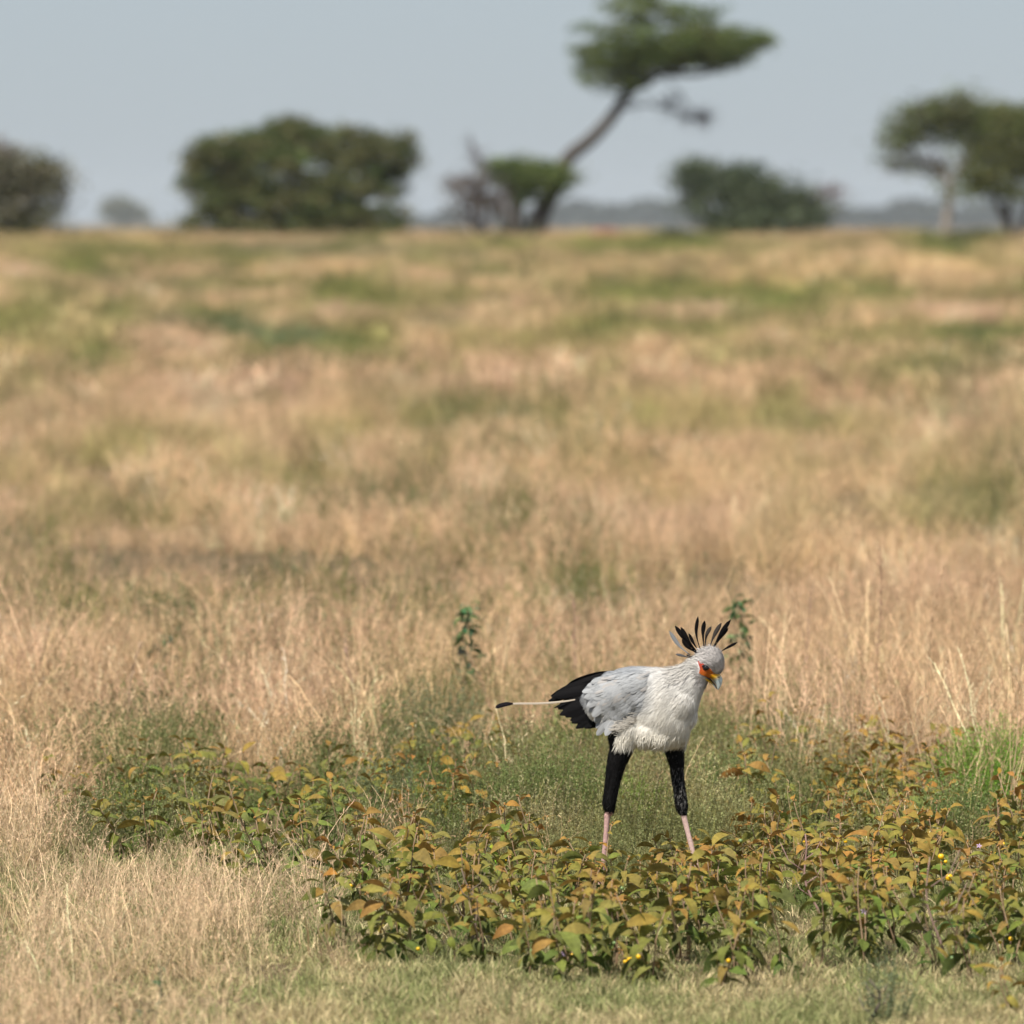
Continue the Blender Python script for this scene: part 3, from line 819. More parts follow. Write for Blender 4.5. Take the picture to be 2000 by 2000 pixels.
# ---------------------------------------------------------------- feathery bushes, upright weeds, stalks
def feathery_bush(p, rx, h, n, c, label, seed, group=None):
    rng = np.random.default_rng(seed); root = empty('feathery_bush', p); tag(root, label, 'bush', group)
    K = n; az = rng.random(K) * 6.283; r = rx * np.sqrt(rng.random(K))
    t = np.linspace(0, 1, 5)
    tx = np.cos(az) * r; ty = np.sin(az) * r
    hh = h * (1 - 0.45 * (r / rx) ** 2) * rng.uniform(0.7, 1.1, K)
    P = np.stack([tx[:, None] * (0.45 + 0.55 * t[None]), ty[:, None] * (0.45 + 0.55 * t[None]), hh[:, None] * t[None]], 2)
    P[:, 1:] += np.cumsum(rng.normal(0, 0.004, (K, 4, 3)), 1)
    P[..., 2] = np.maximum(P[..., 2], -0.01)
    side = norm(rng.normal(0, 1, (K, 3)))
    s = MB(); strips(s, P, np.full((K, 5), 0.0012), side, np.array([0.9, 0.85, 0.5])[None] * rng.uniform(0.5, 1, (K, 1)))
    so = s.obj('stems', M_FOLI, root); so.color = (0.3, 0.3, 0.15, 1); so['kind'] = 'stuff'
    f = MB(); spikes(f, rng, P, 34, 0.012, 0.0048, 0.15, (1, 1, 1), 1.3)
    fo = f.obj('foliage', M_FOLI, root); fo.color = (*c, 1); fo['kind'] = 'stuff'
    return root

feathery_bush(gp(1960, 1590), 0.40, 0.44, 760, (0.22, 0.40, 0.055), 'bright green feathery bush at the right edge behind the orange tipped plants', 1)
feathery_bush(gp(1870, 1665), 0.26, 0.34, 330, (0.20, 0.27, 0.085), 'grey green feathery bush low on the right, in front of the bright green one', 2)
feathery_bush(gp(1080, 1640), 0.34, 0.42, 520, (0.20, 0.25, 0.08), 'fine leaved green bush just behind and left of the left leg of the bird', 3)
feathery_bush(gp(1240, 1640), 0.22, 0.28, 240, (0.22, 0.30, 0.065), 'fine leaved green bush seen between the two legs of the bird', 4)
feathery_bush(gp(1430, 1610), 0.26, 0.32, 300, (0.20, 0.26, 0.085), 'fine leaved green bush to the right of the right leg of the bird', 5)
feathery_bush(gp(310, 1555), 0.38, 0.42, 300, (0.20, 0.22, 0.085), 'dull green feathery bush in the straw far left of the bird', 6)
feathery_bush(gp(850, 1500), 0.34, 0.46, 300, (0.22, 0.245, 0.13), 'wispy grey green bush left of the bird, under the tail streamer tip', 8)
feathery_bush(gp(760, 1610), 0.22, 0.30, 220, (0.20, 0.235, 0.12), 'low grey green bush among orange tipped plants, left of centre', 9)
feathery_bush(gp(1560, 1530), 0.20, 0.34, 150, (0.21, 0.24, 0.12), 'thin grey green bush at the foot of the tall straw right of the bird', 10)
feathery_bush(gp(120, 1400), 0.24, 0.40, 200, (0.19, 0.22, 0.07), 'green tufted bush in the straw at the left edge', 11)
feathery_bush(gp(1730, 2010), 0.10, 0.28, 40, (0.20, 0.24, 0.13), 'thin grey green sprig blurred in the turf at the lower right', 7)

def weed(p, h, n, c, label, seed, lean=0.05, ls=0.5, group='upright dark green weeds'):
    rng = np.random.default_rng(seed); root = empty('upright_weed', p); tag(root, label, 'weed', group)
    t = np.linspace(0, 1, 8)
    P = np.stack([lean * h * t + 0.012 * np.sin(4 * t + seed), 0 * t, h * t], 1); P[0, 2] = -0.02
    s = MB(); tube(s, P, np.linspace(0.004, 0.0015, 8), (0.20, 0.20, 0.12), seg=5)
    for i in range(5):
        b = P[2 + i]; a = rng.random() * 6.28; l = h * rng.uniform(0.12, 0.3)
        q = np.array([b, b + np.array([math.cos(a) * l * .5, math.sin(a) * l * .3, l * .5]), b + np.array([math.cos(a) * l * .7, math.sin(a) * l * .4, l])])
        tube(s, q, [0.002, 0.0015, 0.001], (0.2, 0.2, 0.12), seg=4)
    s.obj('stem', M_STEM, root)
    for i in range(n):
        tt = rng.uniform(0.12, 1.0); f = tt * 7; j = min(int(f), 6)
        pos = P[j] + (P[j + 1] - P[j]) * (f - j) + np.array([rng.normal(0, 0.028 * (1.2 - tt * .6)), rng.normal(0, 0.03), 0])
        cc = tuple(v * rng.uniform(0.7, 1.5) for v in c)
        add_leaf(root, LEAVES[int(rng.integers(0, 10))], pos, rng.random() * 6.28, rng.uniform(-0.8, 0.5), rng.uniform(-.8, .8), ls * rng.uniform(0.6, 1.2), cc)
    return root
weed(gp(912, 1430), 0.68, 120, (0.085, 0.15, 0.07), 'dark green upright weed above the tail tip of the bird', 3, 0.0, 0.78)
weed(gp(1450, 1410), 0.66, 90, (0.09, 0.15, 0.06), 'green weed with purplish tips standing right behind the crest of the bird', 5, -0.04, 0.85)
weed(gp(322, 1410), 0.48, 40, (0.06, 0.11, 0.05), 'dark green weed in the straw on the left, level with the back of the bird', 8, 0.02, 0.6)
weed(gp(110, 1440), 0.36, 26, (0.10, 0.15, 0.05), 'green weed in the tall straw near the left edge', 9, 0.05, 0.45)
weed(gp(1265, 1050), 0.45, 16, (0.09, 0.13, 0.06), 'small blurred weed alone in the straw above the crest', 10, 0.0, 0.6)
weed(gp(1160, 960), 0.5, 16, (0.09, 0.13, 0.06), 'farther blurred weed in the straw above the back of the bird', 11, 0.0, 0.7)
for k_, (a_, b_, w_) in enumerate(((1150, 1640, 'behind the left foot of the bird'), (1352, 1620, 'right of the black right leg'), (1225, 1665, 'between the two feet'), (1345, 1665, 'beside the right shank'), (955, 1700, 'well left of the feet'), (1480, 1640, 'in the herbs right of the legs'))):
    weed(gp(a_, b_), 0.11, 12, (0.26, 0.40, 0.045), 'yellow green seedling with fresh leaves ' + w_, 30 + k_, 0.0, 0.5, 'yellow green seedlings in the herbs')
weed(gp(300, 2010), 0.22, 10, (0.07, 0.12, 0.06), 'dark blurred weed in the turf at the bottom left', 12, 0.1, 0.5)
weed(gp(365, 1430), 0.28, 14, (0.14, 0.17, 0.05), 'olive weed half sunk in straw left of centre', 14, 0.1, 0.6)

def seed_stalk(px, pyb, h, lean, label, seed, c=(0.42, 0.28, 0.17)):
    rng = np.random.default_rng(seed); p = gp(px, pyb); root = empty('grass_stalk', p); tag(root, label, 'grass stalk', 'tall seed stalks standing above the grass')
    t = np.linspace(0, 1, 12)
    h *= 1.2; P = np.stack([lean * h * t ** 1.4 + 0.008 * np.sin(t * 9 + seed), 0.03 * t, h * t], 1); P[0, 2] = -0.02
    s = MB(); tube(s, P, np.linspace(0.004, 0.0016, 12), c, seg=5); s.obj('stem', M_STEM, root)
    m = MB(); PP = np.repeat(P[None], 1, 0)
    spikes(m, rng, PP, 60, 0.036, 0.0055, 0.42, tuple(v * 1.3 for v in c), 0.5)
    m.obj('seed_head', M_STEM, root)['kind'] = 'stuff'
for a in ((1712, 1490, 0.90, 0.02, 'tall dark stalk rising highest above the straw right of the bird', 1, (0.33, 0.20, 0.13)),
          (1600, 1480, 0.72, -0.16, 'pale stalk leaning left in the straw right of the bird', 2),
          (1560, 1440, 0.66, 0.10, 'thin stalk standing nearest behind the head of the bird', 3, (0.36, 0.23, 0.16)),
          (1790, 1480, 0.80, 0.14, 'golden stalk leaning right near the right edge', 4),
          (1870, 1460, 0.75, 0.2, 'golden stalk leaning far right at the right edge', 5),
          (1130, 1420, 0.58, -0.05, 'reddish stalk rising above the back of the bird', 6, (0.33, 0.20, 0.15)),
          (985, 1480, 0.42, -0.35, 'pale twiggy stalk leaning left above the tail streamer', 7),
          (520, 1420, 0.52, 0.1, 'pale stalk in the straw left of centre', 8),
          (380, 1300, 0.75, -0.35, 'long pale stalk leaning left, blurred behind the straw on the left', 9),
          (700, 1460, 0.45, -0.12, 'reddish stalk halfway between the left edge and the bird', 10, (0.36, 0.24, 0.18)),
          (240, 1500, 0.5, 0.12, 'brownish stalk at the feathery bush on the far left', 11, (0.36, 0.25, 0.17)),
          (1395, 1420, 0.5, 0.05, 'thin pale stalk beside the crest', 12)):
    seed_stalk(*a)

def dead_twig(px, py, h, lean, label, seed, c=(0.30, 0.20, 0.16)):
    rng = np.random.default_rng(seed); root = empty('dead_twig', gp(px, py)); tag(root, label, 'twig', 'bare twigs in the thicket')
    s = MB(); t = np.linspace(0, 1, 8)
    P = np.stack([lean * h * t + 0.02 * np.sin(t * 6 + seed), 0 * t - 0.02 * t, h * t], 1); P[0, 2] = -.02
    tube(s, P, np.linspace(0.006, 0.002, 8), c, seg=6); s.obj('stem', M_STEM, root)
    for i in range(4):
        b = P[2 + i]; sg = 1 if i % 2 else -1; l = h * rng.uniform(.2, .4); q = MB()
        tube(q, [b, b + np.array([sg * l * .5, 0, l * .35]), b + np.array([sg * l * .75, 0, l * .9])], [0.003, 0.002, 0.0012], c, seg=5)
        q.obj('branch', M_STEM, root)
dead_twig(1840, 1900, 0.42, -0.14, 'brown bare twig rising through the thicket below the yellow fruits', 1)
dead_twig(1600, 1800, 0.34, -0.22, 'reddish forked twig in the thicket right of the bird', 2, (0.36, 0.22, 0.19))
dead_twig(1335, 1830, 0.24, 0.02, 'dark twiggy stem directly under the right foot of the bird', 3)
dead_twig(1715, 2010, 0.17, -0.12, 'small dark twig in the turf at the lower right', 4, (0.16, 0.12, 0.11))
dead_twig(930, 1850, 0.3, -0.12, 'dark twig in the thicket lower left of the bird', 5, (0.2, 0.15, 0.11))

# ---------------------------------------------------------------- the bird
S = 1 / 485.0
BX, BY = 1260.0, 1745.0
def bp(px, py, d=0.0):
    """bird-local point: px,py in photo pixels, d depth in the same pixels (away from the camera)"""
    return np.array([(px - BX) * S, d * S, (BY - py) * S])

def build_bird():
    loc = gp(BX, BY)
    root = empty('secretary_bird', loc)
    tag(root, 'grey and white long legged bird with orange face and black crest striding through the plants', 'bird')
    rng = np.random.default_rng(77)
    mb = MB()
    # trunk
    st = [(1140, 1352, 1392, 10, 30), (1160, 1338, 1408, 26, 26), (1180, 1323, 1424, 40, 20), (1200, 1312, 1438, 52, 14), (1222, 1305, 1450, 60, 8),
          (1246, 1303, 1459, 65, 2), (1272, 1304, 1464, 66, -4), (1298, 1306, 1464, 62, -10), (1320, 1312, 1459, 52, -14), (1338, 1326, 1448, 38, -18), (1349, 1345, 1425, 22, -20), (1353, 1365, 1405, 9, -20)]
    st = catmull(st, 4)
    rings = []
    for (x, t, b, w, d) in st:
        a = np.linspace(0, 2 * math.pi, 28, endpoint=False)
        cz = (t + b) / 2; hz = (b - t) / 2
        ca, sa = np.cos(a), np.sin(a)
        yy = np.sign(ca) * np.abs(ca) ** 0.9 * w; zz = np.sign(sa) * np.abs(sa) ** 0.9 * hz
        # wings make the back broader, belly narrower
        yy = yy * (1 + 0.10 * np.clip(zz / hz, -1, 1))
        rings.append([bp(x + 0.0 * q, cz - q, d + r) for q, r in zip(zz, yy)])
    loft(mb, rings, (1, 1, 1))
    def chain(pts, k=4, squash=None):
        c = catmull(pts, k)
        for i in range(len(c)):
            x, y, r, d = c[i]
            ball(mb, bp(x, y, d), r * S, (1, 1, 1), rings=9, segs=14)
    chain([(1300, 1365, 54, -12), (1320, 1350, 46, -16), (1336, 1336, 37, -19), (1350, 1322, 30, -22), (1364, 1309, 27, -25), (1376, 1300, 25, -27)], 5)
    chain([(1325, 1380, 38, -20), (1338, 1356, 31, -22), (1350, 1338, 26, -24), (1362, 1324, 21, -26)], 5)
    ball(mb, bp(1385, 1292, -28), S, (1, 1, 1), 27.5, 22, 28, 15, 22)
    ball(mb, bp(1392, 1300, -29), S, (1, 1, 1), 20, 17, 19, 11, 16)
    ball(mb, bp(1373, 1311, -28), S, (1, 1, 1), 21, 19, 20, 11, 16)
    ball(mb, bp(1390, 1309, -29), S, (1, 1, 1), 15, 13, 12, 11, 16)
    # folded near wing and far wing masses
    for q in ((1246, 1340, 34, -34), (1222, 1346, 37, -36), (1234, 1364, 28, -42), (1205, 1362, 36, -38), (1214, 1382, 26, -44), (1188, 1374, 31, -34), (1196, 1393, 22, -42), (1170, 1384, 24, -26), (1180, 1402, 17, -36), (1206, 1402, 16, -50), (1158, 1376, 18, -18), (1162, 1354, 21, -22), (1150, 1364, 15, -15), (1176, 1342, 22, -25), (1196, 1332, 23, -26), (1170, 1366, 23, -32), (1182, 1356, 26, -34)):
        ball(mb, bp(q[0], q[1], q[3]), q[2] * S, (1, 1, 1), rings=9, segs=14)
    chain([(1240, 1345, 36, 36), (1210, 1354, 38, 40), (1184, 1366, 30, 42), (1166, 1378, 22, 42)], 4)
    for q in ((1262, 1426, 36, -27), (1288, 1430, 35, -27), (1309, 1430, 30, -22), (1316, 1374, 45, -26), (1336, 1398, 26, -24), (1300, 1404, 42, -24), (1220, 1414, 32, -28)):
        ball(mb, bp(q[0], q[1], q[3]), q[2] * S, (1, 1, 1), rings=9, segs=14)
    # thighs and legs
    chain([(1222, 1420, 34, -30), (1216, 1440, 29, -32), (1214, 1458, 24, -32), (1206, 1482, 20, -31), (1200, 1506, 17, -30), (1194, 1540, 14.5, -28), (1190, 1566, 13.5, -27), (1191, 1579, 10.5, -26)], 6)
    chain([(1310, 1425, 36, 10), (1315, 1448, 26, 14), (1317, 1466, 19.5, 14), (1321, 1490, 15.5, 14), (1323, 1516, 13, 14), (1328, 1552, 12.5, 12), (1331, 1574, 12.5, 12), (1334, 1588, 8.5, 12)], 6)
    L1 = [(1189, 1578, 7.0, -26), (1186, 1592, 6.2, -26), (1184, 1620, 5.2, -26), (1180, 1665, 5.0, -27), (1175, 1712, 5.0, -28), (1172, 1732, 6.6, -30)]
    L2 = [(1334, 1586, 7.0, 12), (1336, 1598, 6.0, 12), (1344, 1630, 5.2, 11), (1353, 1665, 5.0, 10), (1363, 1702, 5.0, 9), (1372, 1734, 6.6, 8)]
    for Lg in (L1, L2):
        c = catmull(Lg, 7); tube(mb, [bp(a[0], a[1], a[3]) for a in c], c[:, 2] * S, seg=10)
    toes = []
    for (fx, fy, fd) in ((1172, 1738, -30), (1372, 1740, 8)):
        for (dx, dd) in ((34, 0), (28, -16), (28, 16), (-16, 3)):
            tube(mb, [bp(fx, fy - 2, fd), bp(fx + dx * .5, fy - 1, fd + dd * .5), bp(fx + dx, fy + 1, fd + dd)], np.array([5.2, 4.2, 2.6]) * S, seg=8)
            toes.append((fx + dx, fy + 1, fd + dd, dx, dd))
    tmp = mb.obj('body', M_BODY, None)
    rm = tmp.modifiers.new('r', 'REMESH'); rm.mode = 'VOXEL'; rm.voxel_size = 0.0030; rm.use_smooth_shade = True
    sm = tmp.modifiers.new('s', 'SMOOTH'); sm.factor = 0.6; sm.iterations = 7
    dg = bpy.context.evaluated_depsgraph_get()
    me = bpy.data.meshes.new_from_object(tmp.evaluated_get(dg))
    old = tmp.data; tmp.modifiers.clear(); tmp.data = me; bpy.data.meshes.remove(old)
    me.name = 'body'
    body = tmp; body.parent = root
    nv = len(me.vertices)
    co = np.empty(nv * 3, np.float32); me.vertices.foreach_get('co', co); co = co.reshape(-1, 3).astype(float)
    ne = len(me.edges); ed = np.empty(ne * 2, np.int32); me.edges.foreach_get('vertices', ed); ed = ed.reshape(-1, 2)
    deg = np.bincount(ed.ravel(), minlength=nv)[:, None].astype(float)
    wgt = np.clip((1480 - (BY - co[:, 2] / S)) / 22, 0, 1)[:, None]
    wgt = wgt * np.where((co[:, 0] / S + BX)[:, None] > 1352, 0.25, 1.0)
    for _ in range(26):
        acc = np.stack([np.bincount(ed[:, 0], co[ed[:, 1], k], nv) + np.bincount(ed[:, 1], co[ed[:, 0], k], nv) for k in range(3)], 1)
        co = co + wgt * 0.7 * (acc / deg - co)
    me.vertices.foreach_set('co', co.astype(np.float32).ravel()); me.update()
    PX = co[:, 0] / S + BX; PY = BY - co[:, 2] / S; D = co[:, 1] / S
    def hue(PX, PY, D, jit=None):
        n = VA.fbm(PX / 9.0 + 40, PY / 9.0 + D / 15.0, 3)
        c = np.tile(np.array([0.80, 0.76, 0.69]), (len(PX), 1))
        # breast and belly cream white, back grey, head pinkish grey
        up = np.clip((1400 - PY) / 90, 0, 1)[:, None]
        c = c * (1 - up) + np.array([0.64, 0.615, 0.585]) * up
        back = (np.clip((1285 - PX) / 40, 0, 1) * np.clip((1405 - PY) / 30, 0, 1))[:, None]
        c = c * (1 - back) + np.array([0.37, 0.38, 0.395]) * back
        head = np.clip((PX - 1352) / 12, 0, 1)[:, None] * np.clip((1345 - PY) / 10, 0, 1)[:, None]
        c = c * (1 - head) + np.array([0.54, 0.505, 0.485]) * head
        low = (np.clip((PY - 1415) / 25, 0, 1))[:, None]
        c = c * (1 - low) + np.array([0.84, 0.79, 0.69]) * low
        c = c * (0.90 + 0.2 * n[:, None])
        # trousers
        ragged = 5 * (n - 0.5)
        blk = (PY > 1456 + ragged * 1.4)
        blk |= (PX < 1205 - (PY - 1425) * 0.05 + ragged) & (PX > 1180) & (PY > 1424) & (D < 10)
        cb = np.array([0.007, 0.0065, 0.0065])
        c[blk] = cb
        fl = VB.fbm(PX / 2.2, PY / 3.5, 2)
        m = blk & (PY > 1500) & (fl > 0.60) & (PX > 1300)
        c[m] = (0.10, 0.095, 0.09)
        m = blk & (PY > 1475) & (fl > np.where(PX > 1260, 0.82, 0.92))
        c[m] = (0.16, 0.15, 0.14)
        tar = ((PY > 1584) & (PX < 1260)) | ((PY > 1594) & (PX > 1260))
        c[tar] = np.array([0.50, 0.31, 0.28])
        fl2 = VC.fbm(PX / 1.5, PY / 3.0, 2)
        m2 = tar & (PX > 1260); c[m2] = np.array([0.62, 0.43, 0.38])
        c[tar] *= (0.72 + 0.5 * fl2[tar])[:, None]
        return c, blk, tar
    C, blk, tar = hue(PX, PY, D)
    a = me.attributes.get('col') or me.attributes.new('col', 'FLOAT_COLOR', 'POINT')
    if a.domain != 'POINT' or len(a.data) != nv:
        me.attributes.remove(a); a = me.attributes.new('col', 'FLOAT_COLOR', 'POINT')
    a.data.foreach_set('color', np.concatenate([C, np.ones((nv, 1))], 1).astype(np.float32).ravel())
    if not me.materials: me.materials.append(M_BODY)
    bvh = BVHTree.FromPolygons([Vector(v) for v in co], [tuple(p.vertices) for p in me.polygons])
    # ---- fine plumage over the body
    nf = len(me.polygons)
    ctr = np.empty(nf * 3, np.float32); me.polygons.foreach_get('center', ctr); ctr = ctr.reshape(-1, 3).astype(float)
    nor = np.empty(nf * 3, np.float32); me.polygons.foreach_get('normal', nor); nor = nor.reshape(-1, 3).astype(float)
    def flow(PX, PY):
        """direction in (px right, py down) the feathers lie"""
        f = np.zeros((len(PX), 2))
        f[:, 0] = -0.9; f[:, 1] = 0.55                       # trunk: back and down
        neck = np.clip((PX - 1295) / 40, 0, 1)
        f[:, 0] = f[:, 0] * (1 - neck) + neck * (-0.75); f[:, 1] = f[:, 1] * (1 - neck) + neck * 0.75
        low = np.clip((PY - 1385) / 40, 0, 1)
        f[:, 0] = f[:, 0] * (1 - low * .65); f[:, 1] = f[:, 1] * (1 - low) + low * 1.0
        head = (PX > 1352) & (PY < 1325)
        f[head] = (-0.9, -0.25)
        face = head & (PX > 1385); f[face] = (-0.65, -0.75)
        return norm(f)
    def strands(sel, n, L, Wd, lift, name, mat, colfn, jit=0.25, parent=body, cj=0.12):
        idx = rng.choice(np.where(sel)[0], n)
        p = ctr[idx] + rng.normal(0, 0.0012, (n, 3)); nn = nor[idx]
        px = p[:, 0] / S + BX; py = BY - p[:, 2] / S; dd = p[:, 1] / S
        f = flow(px, py)
        dr = np.stack([f[:, 0], np.zeros(n), -f[:, 1]], 1) + rng.normal(0, jit, (n, 3))
        dr = norm(dr - nn * (dr * nn).sum(1, keepdims=True))
        ln = L * rng.uniform(0.6, 1.3, n)[:, None] if np.isscalar(L) else L(px, py)[:, None] * rng.uniform(0.6, 1.3, (n, 1))
        lf = lift * rng.uniform(0.4, 1.5, (n, 1))
        P0 = p - nn * 0.001; P1 = p + dr * ln * 0.35 + nn * lf * ln * 0.45; P2 = p + dr * ln * 0.72 + nn * lf * ln * 0.7; P3 = p + dr * ln + nn * lf * ln * 0.72
        P3[:, 2] -= ln[:, 0] * 0.08
        PP = np.stack([P0, P1, P2, P3], 1)
        side = norm(np.cross(dr, nn) + rng.normal(0, 0.2, (n, 3)))
        W = np.array([0.7, 1.0, 0.8, 0.1])[None] * Wd * rng.uniform(0.6, 1.3, (n, 1))
        c = colfn(px, py, dd) * rng.uniform(1 - cj, 1 + cj, (n, 1))
        m = MB(); strips(m, PP, W, side, c)
        o = m.obj(name, mat, parent); o['kind'] = 'stuff'; return o
    cPX = ctr[:, 0] / S + BX; cPY = BY - ctr[:, 2] / S; cD = ctr[:, 1] / S
    _, fblk, ftar = hue(cPX, cPY, cD)
    # the face stays bare
    FACE = [(1359.5, 1287), (1364, 1289.5), (1371, 1293.5), (1379, 1297.5), (1386, 1304), (1391, 1311), (1396, 1315), (1406, 1316), (1407, 1326), (1392, 1329), (1384, 1324), (1368, 1317), (1362.5, 1313), (1364.5, 1304), (1362, 1296)]
    bare = in_poly(cPX, cPY, FACE)
    white = (~fblk) & (~ftar) & (~bare)
    colf = lambda x, y, d: hue(x, y, d)[0]
    head = white & (cPX > 1352) & (cPY < 1340)
    trunk = white & ~head
    strands(trunk, 26000, lambda x, y: np.where(y > 1415, 0.030, np.where(x > 1290, 0.032, 0.022)), 0.0013, 0.055, 'plumage', M_PLUM, lambda x, y, d: np.where((hue(x, y, d)[1])[:, None], np.array([[0.78, .73, .64]]), hue(x, y, d)[0]), 0.14, cj=0.07)
    strands(head, 6000, 0.016, 0.0019, 0.16, 'head_down', M_PLUM, colf, 0.22, cj=0.24)
    strands(head & (cPY < 1278) & (cPX < 1408), 420, 0.017, 0.0018, 0.9, 'crown_tuft', M_PLUM, colf, 0.35, cj=0.35)
    nape = white & (cPX > 1305) & (cPX < 1368) & (cPY < 1330) & (nor[:, 2] + -0.6 * nor[:, 0] > 0.25)
    strands(nape, 1000, 0.036, 0.0018, 0.34, 'nape_ruff', M_PLUM, lambda x, y, d: np.tile(np.array([[0.57, 0.54, 0.50]]), (len(x), 1)), 0.22)
    fl = fblk & (cPY < 1590)
    strands(fl, 5200, 0.014, 0.0024, 0.16, 'leg_feathers', M_BLACK, colf, 0.22, cj=0.5)
    skirt = white & (cPY > 1430) & (cPY < 1462)
    def sk(x, y, d): return np.tile(np.array([[0.82, 0.77, 0.67]]), (len(x), 1))
    strands(skirt, 2600, 0.032, 0.0024, 0.22, 'belly_fringe', M_PLUM, sk, 0.3)

    # ---- feathers proper
    def feather(pts, w, nrm, c, mat, name, parent, tipc=None, camber=0.12, round_=True):
        pts = catmull(np.array(pts, float), 4); n = len(pts)
        T = norm(np.gradient(pts, axis=0)); nrm = np.asarray(nrm, float)
        sd = norm(np.cross(T, nrm)); up = norm(np.cross(sd, T))
        t = np.linspace(0, 1, n)
        if round_: prof = np.minimum(1, 0.35 + 2.2 * t) * np.sqrt(np.clip(1 - np.clip((t - 0.62) / 0.38, 0, 1) ** 2.2, 0.02, 1))
        else: prof = (0.26 + 0.74 * np.clip((t - 0.25) / 0.4, 0, 1) ** 1.2) * np.sqrt(np.clip(1 - np.clip((t - 0.72) / 0.28, 0, 1) ** 2, 0.02, 1))
        hw = w / 2 * prof; V = []; CC = []
        for i in range(n):
            for s in (-1, -0.5, 0, 0.5, 1):
                V.append(pts[i] + sd[i] * s * hw[i] + up[i] * (0.0 - camber * s * s * hw[i] + (0.0008 if s == 0 else 0)))
                cc = np.array(c) if tipc is None else np.array(c) * (1 - np.clip((t[i] - tipc[1]) / 0.12, 0, 1)) + np.array(tipc[0]) * np.clip((t[i] - tipc[1]) / 0.12, 0, 1)
                CC.append(cc * (1.12 if s == 0 else (0.96 if abs(s) == 0.5 else 1.03)))
        Q = [(i * 5 + j, i * 5 + j + 1, (i + 1) * 5 + j + 1, (i + 1) * 5 + j) for i in range(n - 1) for j in range(4)]
        V = np.array(V); k = len(V)
        m = MB(); m.add(np.concatenate([V, V - np.repeat(up, 5, 0) * 0.0006]), Q + [(a + k, d_ + k, c_ + k, b + k) for a, b, c_, d_ in Q], C=np.array(CC + CC))
        return m.obj(name, mat, parent)

    # black flight feathers and tail: (base, tip, width px, depth base, depth tip)
    fan = [((1198, 1322), (1136, 1336), 9, -6, -4), ((1205, 1316), (1100, 1352), 17, 6, 16), ((1200, 1320), (1082, 1360), 20, 4, 18), ((1195, 1330), (1071, 1371), 19, 0, 20),
           ((1195, 1340), (1080, 1366), 18, -8, 10), ((1190, 1350), (1088, 1388), 20, -14, 4), ((1190, 1358), (1094, 1395), 21, -18, -2), ((1190, 1366), (1103, 1400), 21, -20, -4),
           ((1190, 1372), (1112, 1406), 21, -22, -6), ((1192, 1376), (1120, 1415), 21, -24, -8), ((1196, 1380), (1128, 1421), 21, -26, -10), ((1200, 1384), (1141, 1421), 21, -28, -14),
           ((1204, 1386), (1154, 1419), 20, -30, -18), ((1210, 1390), (1166, 1419), 18, -32, -22), ((1190, 1356), (1081, 1386), 9, 2, 14)]
    for (b, t, w, d0, d1) in fan:
        d0 = d0 * 0.35; d1 = d1 + 3; w = w * rng.uniform(0.85, 1.12); t = (t[0] + rng.uniform(-3, 3), t[1] + rng.uniform(-3, 3))
        m_ = ((b[0] + t[0]) / 2, (b[1] + t[1]) / 2 - 3)
        feather([bp(b[0], b[1], d0), bp(m_[0], m_[1], (d0 + d1) / 2 - 3), bp(t[0], t[1], d1)], w * S, (0.05, -1, 0.35), (0.006, 0.0055, 0.006), M_BLACK, 'flight_feather', root)
    for (b, t, w, d0, d1) in fan[1:12:2]:     # far wing
        feather([bp(b[0], b[1], 50), bp((b[0] + t[0]) / 2, (b[1] + t[1]) / 2 - 6, 50), bp(t[0] + 6, t[1] - 8, 40)], w * S, (0.05, 1, 0.35), (0.006, 0.0055, 0.006), M_BLACK, 'flight_feather', root)
    # long tail streamer
    feather([bp(1150, 1362, 6), bp(1110, 1370, 0), bp(1060, 1374.5, -2), bp(1010, 1375, -4), bp(990, 1377, -4), bp(970, 1382, -4)], 4.0 * S, (0, -1, 0.3), (0.46, 0.39, 0.31), M_PLUM, 'tail_streamer', root)
    tf = feather([bp(1003, 1375, -5), bp(990, 1376, -5), bp(978, 1379, -5), bp(969, 1383, -5)], 8.6 * S, (0, -1, 0.2), (0.012, 0.010, 0.012), M_BLACK, 'tail_streamer_tip', root)
    # grey coverts in overlapping rows, each wing one sub-tree
    for sgn in (-1, 1):
        wing = None
        WREG = [(1204, 1309), (1246, 1303), (1280, 1306), (1264, 1345), (1252, 1376), (1234, 1392), (1212, 1406), (1186, 1412), (1166, 1410), (1148, 1398), (1136, 1356), (1170, 1330)]
        cnt = []
        rows = 13
        fd = np.array([-0.80, 0.60])
        fd = fd / np.linalg.norm(fd)
        for r_ in range(rows):
            u = r_ / (rows - 1)                      # 0 rear, 1 shoulder
            for k in range(15):
                v = (k + (0.5 if r_ % 2 else 0)) / 14
                # base line for the row, from the back edge to the lower edge
                ax, ay = 1168 + 100 * u, 1332 - 24 * min(1, u * 1.5)
                bx, by = 1196 + 56 * u, 1416 - 42 * u
                x = ax + (bx - ax) * v + rng.normal(0, 1.2); y = ay + (by - ay) * v + rng.normal(0, 1.2)
                cnt.append((r_, x, y, v))
        wmb = None
        for r_, x, y, v in cnt:
            o = Vector(bp(x, y, 0)); o.y = -1.0 if sgn < 0 else 1.0
            hit, nn, _, _ = bvh.ray_cast(o, Vector((0, -sgn, 0)))
            if hit is None: continue
            u = r_ / (rows - 1)
            if not in_poly(np.array([x - 4]), np.array([y + 3]), WREG)[0]: continue
            Ln = (34 - 14 * u) * rng.uniform(0.9, 1.1); Wd = (13.0 - 3 * u) * rng.uniform(0.9, 1.1)
            ang = math.atan2(0.60, -0.80) + (v - 0.5) * -0.75 + rng.normal(0, 0.06)
            dx, dy = math.cos(ang), math.sin(ang)
